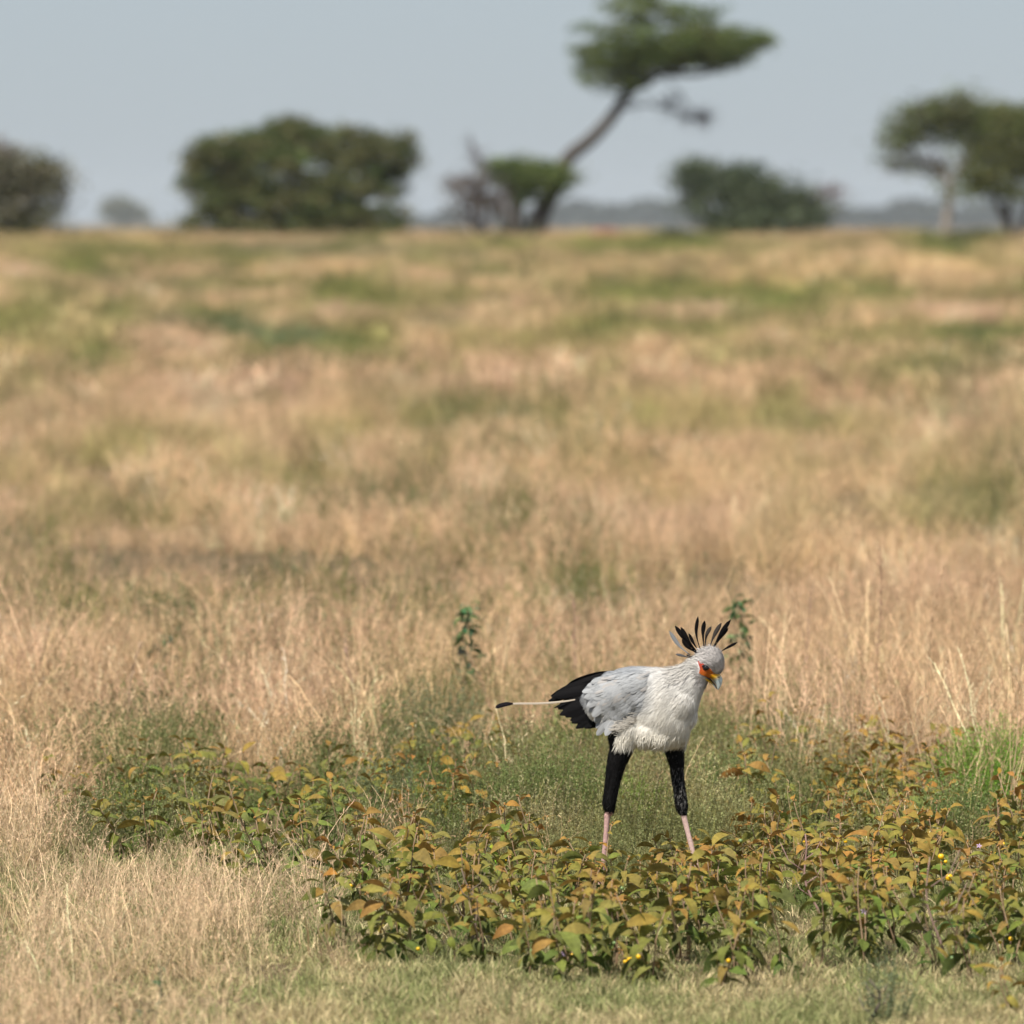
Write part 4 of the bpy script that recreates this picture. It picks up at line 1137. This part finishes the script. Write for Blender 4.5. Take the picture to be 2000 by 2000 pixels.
            n_ = np.array(nn); pp = []; last = None
            for f_, off in ((0, 0.0004), (0.33, 0.0016), (0.66, 0.0024), (1.0, 0.0026)):
                o2 = Vector(bp(x + dx * Ln * f_, y + dy * Ln * f_, 0)); o2.y = -1.0 if sgn < 0 else 1.0
                h2, m2, _, _ = bvh.ray_cast(o2, Vector((0, -sgn, 0)))
                if h2 is None or (last is not None and abs(h2.y - last[1]) > 0.02):
                    yv = last[1] + (last[1] - prev[1] if prev is not None else 0) * 0.5 if last is not None else hit.y
                    q_ = np.array([o2.x, yv, o2.z])
                else: q_ = np.array(h2)
                prev = last; last = q_.copy()
                pp.append(q_ + np.array([0, sgn * off, 0]) + n_ * off * 0.5)
            q = rng.normal(0, 1)
            c = np.array([0.35, 0.355, 0.362]) * (1 + 0.035 * q) if rng.random() < 0.9 else np.array([0.38, 0.36, 0.345])
            if wing is None:
                wing = bpy.data.objects.new('wing', None); col.objects.link(wing); wing.parent = root
            feather(pp, Wd * S, n_, c, M_PLUM, 'covert_feather', wing, camber=0.10)
    # pale wisps where the wing meets the flank
    K = 260; r3 = np.random.default_rng(31); wx = r3.uniform(1206, 1244, K); wy = 1400 + (1244 - wx) * 0.45 + r3.normal(0, 4, K)
    PP = []
    for x, y in zip(wx, wy):
        h_, nn, _, _ = bvh.ray_cast(Vector((bp(x, y)[0], -1, bp(x, y)[2])), Vector((0, 1, 0)))
        dd = (h_.y / S if h_ else -60) - 3
        l = r3.uniform(10, 24); a_ = r3.normal(0, .25); ex, ey = math.cos(2.75 + a_), math.sin(2.75 + a_)
        PP.append([bp(x, y, dd + 2), bp(x + ex * l * .4, y + ey * l * .4, dd - 3), bp(x + ex * l * .75, y + ey * l * .7 - 1, dd - 4), bp(x + ex * l, y + ey * l * .8 - 3, dd - 2)])
    m_ = MB(); strips(m_, np.array(PP), np.tile([[.0016, .002, .0015, .0003]], (K, 1)), norm(np.cross([-.9, 0, .3], [0, -1, 0]))[None].repeat(K, 0), np.array([0.66, .61, .54])[None] * r3.uniform(.75, 1.1, (K, 1)))
    m_.obj('flank_wisps', M_PLUM, root)['kind'] = 'stuff'
    # ---- face
    def skin_patch(sgn):
        xs = np.arange(1358, 1409, 1.0); ys = np.arange(1285, 1331, 1.0)
        V = []; idx = {}
        for i, x in enumerate(xs):
            for j, y in enumerate(ys):
                if not in_poly(np.array([x]), np.array([y]), FACE)[0]: continue
                o = Vector(bp(x, y, 0)); o.y = -1.0 if sgn < 0 else 1.0
                hit, nn, _, dist = bvh.ray_cast(o, Vector((0, -sgn, 0)))
                if hit is None: continue
                if abs(hit.y / S + 28) > 28: continue
                p = np.array(hit) + np.array([0, sgn * 0.0016, 0]) + np.array(nn) * 0.0006
                idx[(i, j)] = len(V); V.append(p)
        Q = []; 
        for (i, j) in idx:
            if (i + 1, j) in idx and (i, j + 1) in idx and (i + 1, j + 1) in idx:
                Q.append((idx[(i, j)], idx[(i + 1, j)], idx[(i + 1, j + 1)], idx[(i, j + 1)]))
        V = np.array(V)
        x = V[:, 0] / S + BX; y = BY - V[:, 2] / S
        t = np.clip((y - 1296) / 20 + (x - 1375) / 60, 0, 1)[:, None]
        c = np.array([0.36, 0.03, 0.012]) * (1 - t) + np.array([0.62, 0.15, 0.010]) * t
        ed = np.clip((x - 1391) / 8, 0, 1)[:, None]
        c = c * (1 - ed) + np.array([0.85, 0.42, 0.03]) * ed
        m = MB(); m.add(V, Q, C=c); o = m.obj('face_skin', M_SKIN, root); return o
    skin_patch(-1); skin_patch(1)
    for sgn in (-1, 1):
        o = Vector(bp(1376, 1303.3, 0)); o.y = -1.0 * -sgn if False else (-1.0 if sgn < 0 else 1.0)
        hit, nn, _, _ = bvh.ray_cast(o, Vector((0, -sgn, 0)))
        e = MB(); ball(e, np.array(hit) - np.array(nn) * 0.8 * S, S, (0.006, 0.004, 0.003), 6.6, 4.6, 5.4, 9, 14); eo = e.obj('eye', M_EYE, root)
        l = MB(); a = np.linspace(math.pi * 1.02, math.pi * 1.98, 9)
        hp = np.array(hit)
        tube(l, [hp + np.array([math.cos(t) * 6.4 * S, sgn * 1.6 * S, -math.sin(t) * 5.0 * S + 0.3 * S]) + np.array([0, 0, -0.35 * math.cos(t) * 6 * S]) for t in a], np.full(9, 1.3 * S), (0.03, 0.02, 0.02), seg=5)
        l.obj('eyelid', M_SKIN, root)
        # brow ledge of stiff grey feathers over the eye
        b = MB(); K = 60; tt = np.random.default_rng(4).random(K)
        base = np.stack([bp(1368 + 26 * q, 1289.0 + 15 * q, 0) for q in tt])
        yy = []
        for q in base:
            o2 = Vector(q); o2.y = -1.0 if sgn < 0 else 1.0
            h2, _, _, _ = bvh.ray_cast(o2, Vector((0, -sgn, 0)))
            yy.append(h2.y if h2 else hp[1])
        base[:, 1] = np.array(yy) + sgn * 0.001
        r2 = np.random.default_rng(6)
        d2 = norm(np.array([-0.75, sgn * 0.25, 0.45])[None] + r2.normal(0, .2, (K, 3)))
        P0 = base + np.array([0.006, 0, -0.006]) * 0.6; P1 = P0 + d2 * 0.006; P2 = P0 + d2 * 0.013
        strips(b, np.stack([P0, P1, P2], 1), np.tile([[0.0022, 0.002, 0.0004]], (K, 1)), norm(np.cross(d2, [0, 1, 0])), np.array([0.40, .375, .36])[None] * r2.uniform(.6, 1.2, (K, 1)))
        b.obj('brow_feathers', M_PLUM, root)['kind'] = 'stuff'
    # beak
    def mand(top, bot, wid, cols, name, d0=-29.0):
        top = catmull(top, 4); bot = catmull(bot, 4); wid = catmull(np.array(wid)[:, None], 4)[:, 0]; cols = catmull(cols, 4)
        rings = []
        for T, B, w in zip(top, bot, wid):
            a = np.linspace(0, 2 * math.pi, 16, endpoint=False)
            c = (T + B) / 2; h = (T - B) / 2
            rings.append([bp(c[0] + h[0] * math.sin(q), c[1] + h[1] * math.sin(q), d0 + w * math.cos(q) * (0.75 + 0.25 * -math.sin(q))) for q in a])
        m = MB(); loft(m, rings, np.clip(cols, 0, 1)); return m.obj(name, M_BEAK, root)
    OR = (0.66, 0.19, 0.01); YL = (0.88, 0.50, 0.03); BG = (0.60, 0.67, 0.66)
    mand([(1378, 1305), (1391, 1310), (1403, 1315.5), (1408.5, 1324), (1408.5, 1333), (1405.5, 1341), (1401, 1347.5)],
         [(1369, 1314), (1379, 1319.5), (1387, 1325.5), (1391.5, 1330.5), (1395.5, 1336), (1398, 1341), (1400.2, 1346.8)],
         [25, 21.5, 15.5, 10, 6.4, 3.5, 0.7], [OR, OR, YL, BG, BG, BG, (0.4, 0.46, 0.46)], 'upper_beak')
    mand([(1368, 1316), (1378, 1321.8), (1386, 1327.6), (1390.5, 1332.4), (1394.3, 1337.6), (1396.5, 1341.6), (1398.3, 1345)],
         [(1364, 1318.5), (1373, 1325.5), (1381, 1331), (1387, 1335.2), (1392, 1339.6), (1395, 1343), (1397.6, 1345.6)],
         [25, 21, 15, 9.6, 5.9, 3.0, 0.6], [OR, YL, YL, (0.75, .55, .2), BG, BG, BG], 'lower_beak')
    mand([(1367, 1314), (1379, 1320), (1387, 1326), (1391.3, 1331), (1395.2, 1336.5), (1397.8, 1341.4), (1399.5, 1345.5)],
         [(1366, 1316.4), (1378, 1322.4), (1386, 1328.2), (1390.3, 1333), (1394.2, 1338), (1396.8, 1342.3), (1398.8, 1345.8)],
         [26, 22.4, 16.2, 10.4, 6.5, 3.5, 0.7], [(0.015, .01, .01)] * 7, 'mouth_line')
    ns = MB(); ball(ns, bp(1401.5, 1321.5, -29 - 11), S, (0.02, 0.012, 0.01), 2.8, 1.6, 1.0); ns.obj('nostril', M_BEAK, root)
    # crest
    def c2(x, y): return (1270 + x * .09834, 1190 + y * .09834)
    BK = (0.007, 0.006, 0.006); BR = (0.05, 0.042, 0.037); GY = (0.19, 0.195, 0.20)
    crest = [((700, 890), (560, 720), (370, 440), 8.2, GY, 10), ((870, 850), (690, 610), (478, 330), 9.5, BK, 0), ((890, 850), (740, 610), (590, 350), 8.5, BK, -8),
             ((880, 850), (760, 760), (612, 590), 9.5, BK, -14), ((920, 800), (850, 680), (750, 480), 6.6, BK, -2), ((950, 790), (900, 480), (935, 150), 7.2, BK, 6), ((1042, 760), (1030, 480), (1062, 230), 8.6, BK, -6),
             ((1060, 760), (1100, 530), (1200, 350), 7.6, BR, 12), ((1150, 760), (1250, 530), (1395, 280), 8.6, BR, 8), ((1215, 780), (1370, 500), (1575, 210), 8.8, BK, -4), ((1235, 770), (1380, 560), (1530, 375), 7.0, BK, 0),
             ((1330, 870), (1500, 770), (1712, 660), 5.6, BK, 4), ((770, 970), (640, 920), (490, 885), 5.4, (0.10, 0.10, 0.10), -10), ((820, 950), (760, 925), (700, 895), 3.4, (0.04, .04, .04), -14)]
    for (b, m_, t, w, c, dz) in crest:
        b, m_, t = c2(*b), c2(*m_), c2(*t)
        b = (b[0] + (1382 - b[0]) * 0.18, b[1] + (1290 - b[1]) * 0.18)
        feather([bp(b[0], b[1], -28 + dz * .3), bp(m_[0], m_[1], -28 + dz * .8), bp(t[0], t[1], -28 + dz)], w * S, (0.1, -1, 0.1), tuple(v * 3.5 for v in c) if c is BR and False else c, M_BLACK, 'crest_feather', root, round_=False, camber=0.2)
    return root
build_bird()

# ---------------------------------------------------------------- trees
def crown(root, lobes, d, n, size, cols, seed, name='crown', flat=0.45, clump=0.34, shell=0.55, xf=1.0):
    """lobes: (px, py, rx_px, rz_px, depth offset m, weight); cards scattered in clumps"""
    rng = np.random.default_rng(seed); mb = MB(); base = np.array(root.location)
    u = d / F
    wts = np.array([l[2] * l[3] * l[5] for l in lobes], float); wts /= wts.sum()
    ncl = max(8, n // 26)
    which = rng.choice(len(lobes), ncl, p=wts)
    cen = []
    for w in which:
        px, py, rx, rz, dy, _ = lobes[w]
        v = norm(rng.normal(0, 1, 3)); rr = (rng.random() ** (1 / 3)) * (1 - shell) + shell * rng.random() ** 0.25
        p = at(px, py, d)
        cen.append((p.x + v[0] * rx * u * rr, d + dy + v[1] * rx * u * rr * 0.8, p.z + v[2] * rz * u * rr))
    cen = np.array(cen)
    k = 26
    P = np.repeat(cen, k, 0) + rng.normal(0, 1, (ncl * k, 3)) * np.array([clump, clump, clump * flat])
    ccol = np.array(cols)[rng.integers(0, len(cols), ncl)] * rng.uniform(0.75, 1.3, (ncl, 1))
    C = np.repeat(ccol, k, 0) * rng.uniform(0.75, 1.25, (ncl * k, 1))
    a = norm(rng.normal(0, 1, P.shape)); b = norm(np.cross(a, rng.normal(0, 1, P.shape)))
    sz = size * rng.uniform(0.6, 1.3, (len(P), 1))
    V = np.stack([P - a * sz, P + b * sz * 0.55, P + a * sz, P - b * sz * 0.55], 1) - base
    V = V.reshape(-1, 3); q = np.arange(len(P))[:, None] * 4 + np.arange(4)[None]
    C4 = np.repeat(C, 4, 0)
    mb.add(V, q, C=C4)
    o = mb.obj(name, M_CROWN, root, smooth=False); return o, cen

def limb(root, pts, d, r0, r1, c, name='branch', seed=0, dy=0.0, wob=0.0):
    rng = np.random.default_rng(seed); base = np.array(root.location)
    P = np.array([np.array(at(p[0], p[1], d)) + np.array([0, (p[2] if len(p) > 2 else 0), 0]) for p in pts])
    if wob: P[1:-1] += rng.normal(0, wob, P[1:-1].shape)
    P = catmull(P, 4) - base; P[:, 1] += dy
    m = MB(); tube(m, P, np.linspace(r0, r1, len(P)), c, seg=8)
    return m.obj(name, M_BARK, root)

def twigs(root, pts, d, n, ln, r, c, seed, name='twigs'):
    """bare crooked twigs along a limb, one part"""
    rng = np.random.default_rng(seed); base = np.array(root.location); m = MB()
    P = catmull(np.array([np.array(at(p[0], p[1], d)) for p in pts]), 6)
    for i in range(n):
        b = P[rng.integers(0, len(P))]; v = norm(rng.normal(0, 1, 3) + np.array([0, 0, 0.35]))
        q = [b]
        for k in range(3):
            v = norm(v + rng.normal(0, 0.35, 3)); q.append(q[-1] + v * ln / 3 * rng.uniform(.6, 1.3))
        tube(m, np.array(q) - base, np.linspace(r, r * .3, 4), c, seg=4, cap=False)
    o = m.obj(name, M_BARK, root); o['kind'] = 'stuff'; return o

OL1 = [(0.125, 0.13, 0.05), (0.15, 0.145, 0.06), (0.09, 0.105, 0.036), (0.165, 0.155, 0.075)]
GRN = [(0.10, 0.14, 0.04), (0.13, 0.17, 0.05), (0.08, 0.11, 0.035), (0.16, 0.19, 0.065)]
DULL = [(0.16, 0.155, 0.10), (0.13, 0.13, 0.075), (0.20, 0.18, 0.125)]
BARK = (0.085, 0.075, 0.068); PALEB = (0.27, 0.23, 0.19)

def tree_root(name, px, d, label, cat='tree', group=None):
    x = (px - 1000) / F * d
    p = Vector((x, d, float(ground_z(x, d)) - 0.05)); o = empty(name, p); tag(o, label, cat, group); return o

def build_trees():
    # big rounded bush left of centre
    D = 285
    t = tree_root('thorn_bush', 590, D, 'big dark rounded thorn bush on the skyline left of centre, the widest of all', 'bush')
    lobes = [(590, 330, 190, 95, 0, 1), (430, 340, 75, 75, 0, 1), (460, 290, 70, 40, -1, 1), (570, 275, 80, 45, 0, 1.1), (570, 250, 40, 20, 0, .7), (700, 290, 90, 40, 0, 1.2), (785, 300, 35, 45, 0, 1.1), (760, 350, 40, 35, .5, .9),
             (640, 395, 150, 55, -1, 1), (470, 400, 90, 45, -1, 1), (400, 310, 42, 26, 0, .7), (378, 365, 30, 22, 0, .7), (740, 432, 80, 30, -1, .8), (430, 440, 80, 24, -1, .8), (590, 440, 180, 26, -1, .8)]
    crown(t, lobes, D, 30000, 0.10, OL1 + [(0.08, 0.11, 0.035), (0.09, 0.13, 0.04)], 1, clump=0.26, shell=0.15)
    for k, (a, b) in enumerate(((470, 300), (560, 280), (650, 290), (740, 310), (420, 360), (770, 360))):
        limb(t, [(590 + (a - 590) * .1, 474), (590 + (a - 590) * .5, 400), (a, b)], D, 0.16, 0.04, BARK, 'branch' if k else 'trunk', k, wob=.08)
    # left edge tree
    D = 280
    t = tree_root('thorn_tree', 30, D, 'greyish half bare thorn tree cut off by the left edge', 'tree')
    crown(t, [(20, 340, 75, 50, 0, 1), (90, 350, 42, 38, 0, 1.2), (-60, 350, 90, 60, 0, 1), (60, 320, 40, 26, 0, .8), (40, 395, 80, 40, 0, .8), (30, 430, 90, 34, 0, .8), (115, 370, 22, 22, 0, .8)], D, 8500, 0.10, DULL + OL1[:1], 2)
    crown(t, [(0, 300, 40, 20, 0, 1), (-30, 290, 50, 25, 0, 1)], D, 500, 0.08, [(0.20, 0.16, 0.13)], 3, name='bare_top')
    for k, (a, b) in enumerate(((20, 330), (80, 345), (-50, 340))):
        limb(t, [(30, 476), (30 + (a - 30) * .4, 410), (a, b)], D, 0.15, 0.04, BARK, 'branch' if k else 'trunk', k)
    twigs(t, [(10, 420), (60, 380), (130, 400)], D, 90, 0.7, 0.015, (0.2, 0.17, 0.15), 5)
    # far small tree, pale with haze
    D = 4800
    t = tree_root('distant_tree', 238, D, 'small hazy tree far off between the left edge tree and the big bush', 'tree')
    crown(t, [(238, 412, 34, 22, 0, 1), (228, 398, 20, 14, 0, 1), (262, 424, 30, 12, 0, .8)], D, 3000, 1.3, OL1, 6, clump=3.0)
    limb(t, [(240, 446), (238, 410)], D, 1.4, 0.6, BARK, 'trunk')
    # leaning acacia
    D = 285
    t = tree_root('leaning_acacia', 1040, D, 'tall flat crowned acacia leaning far right with its crown cut by the top edge', 'tree')
    limb(t, [(1030, 480), (1052, 425), (1078, 375), (1098, 335), (1114, 304), (1152, 274), (1190, 234), (1216, 196), (1232, 165)], D, 0.36, 0.18, BARK, 'trunk', 1)
    crown(t, [(1290, 70, 150, 40, 0, 1.2), (1200, 110, 80, 38, 0, 1.2), (1380, 95, 95, 38, 0, 1.2), (1180, 140, 68, 28, 0, 1), (1240, 20, 70, 20, 0, 1), (1340, 25, 80, 22, 0, 1), (1260, 120, 90, 36, 0, 1.2),
              (1440, 75, 58, 28, 0, 1.2), (1210, 165, 60, 20, 0, 1), (1400, 125, 60, 14, 0, .6), (1160, 60, 40, 16, 0, .5), (1240, -8, 60, 16, 0, 1), (1475, 84, 32, 16, 0, .9), (1300, 118, 120, 18, 0, .9), (1350, 98, 110, 34, 0, 1.2), (1415, 92, 70, 30, 0, 1.1)], D, 18000, 0.085, GRN + GRN[:2] + [OL1[0]], 7, flat=0.32, clump=0.25)
    for k, pts in enumerate([[(1230, 180), (1205, 140), (1180, 110)], [(1230, 182), (1260, 140), (1300, 90)], [(1235, 176), (1300, 145), (1380, 110)], [(1225, 185), (1215, 120), (1230, 50)], [(1300, 145), (1390, 135), (1450, 85)], [(1228, 178), (1290, 110), (1330, 50)]]):
        limb(t, pts, D, 0.12, 0.035, BARK, 'branch', 10 + k, wob=.05)
    limb(t, [(1210, 215), (1260, 205), (1310, 215), (1350, 235)], D, 0.05, 0.02, BARK, 'hanging_branch', 20)
    limb(t, [(1300, 150), (1330, 185), (1360, 225), (1375, 232)], D, 0.03, 0.015, BARK, 'hanging_branch', 21)
    twigs(t, [(1300, 212), (1350, 232), (1385, 230)], D, 90, 0.65, 0.02, (0.09, 0.08, 0.09), 22)
    twigs(t, [(1230, 195), (1300, 200), (1330, 190)], D, 50, 0.5, 0.014, (0.10, 0.09, 0.09), 23)
    # low flat tree beside it
    t = tree_root('low_acacia', 1020, 283, 'low flat topped acacia with two dark trunks under the leaning tree', 'tree')
    D = 283
    crown(t, [(1040, 345, 80, 32, 0, 1.2), (985, 335, 45, 26, 0, 1), (1085, 345, 45, 28, 0, 1), (1040, 378, 55, 20, 0, .8), (1020, 320, 60, 16, 0, .8)], D, 5200, 0.085, GRN, 8, flat=0.45, clump=0.24)
    for k, pts in enumerate([[(1018, 484), (1008, 430), (1000, 385), (980, 350)], [(1040, 484), (1058, 420), (1080, 370)], [(1006, 420), (1030, 380), (1040, 340)]]):
        limb(t, pts, D, 0.33 if k < 2 else 0.1, 0.08, BARK, 'trunk' if k < 2 else 'branch', 30 + k)
    limb(t, [(1052, 484), (1064, 432), (1092, 375)], D, 0.2, 0.06, BARK, 'trunk', 38)
    limb(t, [(1004, 484), (988, 430), (972, 380)], D, 0.16, 0.05, BARK, 'trunk', 39)
    crown(t, [(1015, 452, 46, 14, 0, 1)], D, 700, 0.07, [(0.07, 0.07, 0.045)], 37, name='base_growth', clump=.15)[0]['kind'] = 'stuff'
    limb(t, [(1010, 482), (1030, 464), (1047, 482)], D, 0.28, 0.22, BARK, 'root_flare', 36)
    # dead shrub
    D = 278
    t = tree_root('dead_shrub', 935, D, 'nearly bare grey shrub with upright twigs left of the two trunked acacia', 'shrub')
    crown(t, [(905, 362, 38, 18, 0, 1), (945, 355, 26, 16, 0, .6), (925, 400, 40, 26, 0, .5), (965, 400, 24, 30, 0, .4)], D, 1000, 0.085, [(0.11, 0.09, 0.065), (0.14, 0.11, 0.09)], 9)
    for k, pts in enumerate([[(935, 462), (930, 400), (940, 330), (920, 270)], [(938, 462), (950, 380), (955, 320)], [(934, 462), (900, 400), (885, 355)], [(936, 460), (970, 410), (985, 370)], [(934, 462), (915, 420), (925, 370)]]):
        limb(t, pts, D, 0.075, 0.025, (0.13, 0.11, 0.11), 'branch' if k else 'trunk', 40 + k, wob=.08)
    twigs(t, [(920, 275), (935, 340), (930, 400)], D, 90, 0.7, 0.02, (0.14, 0.12, 0.12), 10)
    twigs(t, [(890, 360), (950, 400), (975, 380)], D, 90, 0.7, 0.018, (0.14, 0.12, 0.12), 11)
    # bush right of the leaning tree
    D = 285
    t = tree_root('rounded_bush', 1480, D, 'rounded grey green bush with humped top right of the leaning tree', 'bush')
    crown(t, [(1365, 350, 50, 42, 0, 1.2), (1455, 355, 50, 38, 0, 1.2), (1420, 400, 95, 45, 0, 1.1), (1530, 375, 60, 34, 0, 1), (1570, 410, 55, 38, 0, 1), (1490, 435, 110, 30, -.5, 1), (1360, 325, 26, 16, 0, .6), (1455, 328, 26, 14, 0, .6), (1480, 390, 60, 40, 0, 1)], D, 12500, 0.09, [(0.075, 0.095, 0.055), (0.06, 0.085, 0.045), (0.12, 0.15, 0.08), (0.13, 0.15, 0.09)], 12, shell=0.2)
    crown(t, [(1612, 380, 24, 24, 0, 1)], D, 260, 0.07, [(0.2, 0.15, 0.14)], 13, name='bare_side')
    for k, (a, b) in enumerate(((1365, 345), (1455, 350), (1530, 375), (1590, 400))):
        limb(t, [(1430 + (a - 1430) * .3, 480), (1430 + (a - 1430) * .6, 420), (a, b)], D, 0.12, 0.04, BARK, 'branch' if k else 'trunk', 50 + k)
    twigs(t, [(1580, 420), (1600, 390), (1625, 375)], D, 60, 0.5, 0.014, (0.22, 0.18, 0.17), 14)
    # pale trunked tree
    D = 270
    t = tree_root('pale_trunk_tree', 1855, D, 'open crowned tree with a pale whitish trunk at the right', 'tree')
    limb(t, [(1852, 490), (1848, 430), (1856, 390), (1850, 350), (1835, 320)], D, 0.17, 0.09, PALEB, 'trunk', 60)
    for k, pts in enumerate([[(1850, 350), (1815, 320), (1770, 300), (1740, 280)], [(1855, 365), (1880, 320), (1900, 260)], [(1845, 335), (1820, 290), (1800, 240)], [(1852, 345), (1790, 330), (1750, 310)]]):
        limb(t, pts, D, 0.07, 0.03, (0.25, 0.22, 0.19), 'branch', 61 + k, wob=.06)
    crown(t, [(1785, 235, 52, 32, 0, 1.1), (1765, 270, 40, 26, 0, .9), (1750, 305, 26, 30, 0, .5), (1810, 325, 40, 12, 0, .4), (1840, 225, 60, 30, 0, 1.2), (1880, 205, 48, 28, 0, 1), (1860, 260, 50, 16, 0, 1), (1835, 345, 22, 20, 0, .35), (1860, 370, 18, 30, 0, .25)], D, 5600, 0.085, GRN[:2] + OL1[:2] + [(0.12, 0.125, 0.08)], 15, flat=.5)
    twigs(t, [(1745, 330), (1790, 320), (1840, 330)], D, 120, 0.6, 0.018, (0.20, 0.18, 0.18), 16)
    # right edge tree
    D = 275
    t = tree_root('spreading_tree', 1965, D, 'dense spreading tree with dark trunks cut off by the right edge', 'tree')
    crown(t, [(1940, 240, 70, 34, 0, 1), (1990, 260, 90, 60, 0, 1), (1930, 320, 60, 50, 0, 1), (1980, 350, 80, 46, 0, 1), (2060, 300, 90, 90, 0, 1), (1905, 360, 30, 32, 0, .9), (1915, 285, 40, 30, 0, 1), (2000, 225, 70, 22, 0, 1)], D, 12500, 0.09, [(0.15, 0.16, 0.06), (0.18, 0.18, 0.07), (0.13, 0.155, 0.05), (0.10, 0.12, 0.04)], 17)
    for k, pts in enumerate([[(1978, 488), (1968, 430), (1975, 380), (1990, 320)], [(1982, 488), (2004, 420), (2020, 340)], [(1970, 440), (1945, 390), (1925, 330)]]):
        limb(t, pts, D, 0.17, 0.05, BARK, 'trunk' if k < 2 else 'branch', 70 + k)
    # termite mound, reddish
    D = 290; x = (1180 - 1000) / F * D; m = MB()
    for (a, b, r, h) in ((1182, 460, 40, 30), (1200, 462, 30, 20), (1160, 463, 30, 16)):
        p = at(a, b, D); ball(m, (p.x - x, 0, 0.0), r / F * D, (0.24, 0.115, 0.08), 1, 1, h / r * 1.0 + .15, 9, 16)
    o = m.obj('termite_mound', M_BARK, None, loc=(x, D, float(ground_z(x, D)))); tag(o, 'low reddish brown earth mound on the skyline right of the leaning trunk', 'mound')
    for k, (px_, w_, h_, lb) in enumerate(((870, 42, 16, 'low straw coloured hummock left of the dead shrub on the skyline'), (1310, 46, 12, 'low olive scrub between the red mound and the rounded bush'),
                                      (160, 60, 10, 'low scrub on the skyline right of the left edge tree'), (1700, 60, 11, 'low tan scrub left of the pale trunk'), (330, 50, 9, 'low scrub touching the left foot of the big bush'))):
        t = tree_root('low_scrub', px_, 280, lb, 'scrub')
        crown(t, [(px_, 462, w_, h_, 0, 1)], 280, 900, 0.07, [(0.36, 0.27, 0.15), (0.30, 0.22, 0.12)] if k in (0, 3) else OL1, 80 + k, clump=.14)
    # low shrub at the foot of right trees
    t = tree_root('low_shrub', 1900, 262, 'low olive shrub at the foot of the right edge trees', 'shrub')
    crown(t, [(1900, 462, 50, 12, 0, 1)], 262, 900, 0.08, OL1, 18, clump=.16)
    # distant woodland along the horizon
    rng = np.random.default_rng(99); mb = MB()
    D = 5500; prof = [(700, 425), (780, 418), (830, 424), (870, 412), (950, 424), (1050, 408), (1100, 398), (1140, 396), (1180, 402), (1230, 400), (1270, 394), (1320, 402), (1450, 412), (1560, 416), (1640, 412), (1690, 414), (1720, 408),
            (1755, 396), (1790, 394), (1820, 404), (1870, 410), (1930, 402), (2000, 406), (2200, 400), (2500, 410)]
    px = rng.uniform(700, 2500, 20000); top = np.interp(px, [p[0] for p in prof], [p[1] for p in prof])
    lump = VA(px / 13.0, px * 0) * 10 + VB(px / 42.0, px * 0) * 6 - 8
    py = top - 3 + lump + (446 - top) * rng.random(len(px)) ** 1.3
    u = D / F; X = (px - 1000) * u; Z = H + (YH - py) * u; Yd = D + rng.uniform(-60, 60, len(px))
    P = np.stack([X, Yd, Z], 1)
    a = norm(rng.normal(0, 1, P.shape)); b = norm(np.cross(a, rng.normal(0, 1, P.shape))); sz = rng.uniform(1.0, 2.6, (len(P), 1))
    V = np.stack([P - a * sz, P + b * sz * .8, P + a * sz, P - b * sz * .8], 1).reshape(-1, 3)
    C = np.repeat(np.array([0.045, 0.055, 0.035])[None] * rng.uniform(.7, 1.3, (len(P), 1)), 4, 0)
    mb.add(V, np.arange(len(P))[:, None] * 4 + np.arange(4)[None], C=C)
    o = mb.obj('distant_woodland', M_CROWN, None, smooth=False); tag(o, 'hazy blue band of far woodland along the horizon', 'woodland', kind='stuff')
build_trees()

# ---------------------------------------------------------------- haze
def build_haze():
    mb = MB()
    x, y0, y1, z0, z1 = 2500, -40, 8000, -8.0, 40
    V = [(-x, y0, z0), (x, y0, z0), (x, y1, z0), (-x, y1, z0), (-x, y0, z1), (x, y0, z1), (x, y1, z1), (-x, y1, z1)]
    Q = [(3, 2, 1, 0), (4, 5, 6, 7), (0, 1, 5, 4), (1, 2, 6, 5), (2, 3, 7, 6), (3, 0, 4, 7)]
    mb.add(V, Q)
    m = bpy.data.materials.new('haze'); m.use_nodes = True; nt = m.node_tree; nt.nodes.clear()
    out = nt.nodes.new('ShaderNodeOutputMaterial'); v = nt.nodes.new('ShaderNodeVolumePrincipled')
    v.inputs['Color'].default_value = (0.80, 0.88, 0.97, 1); v.inputs['Density'].default_value = 0.00006; v.inputs['Anisotropy'].default_value = 0.0
    nt.links.new(v.outputs[0], out.inputs['Volume'])
    o = mb.obj('haze', m, None, smooth=False); tag(o, kind='stuff')
build_haze()
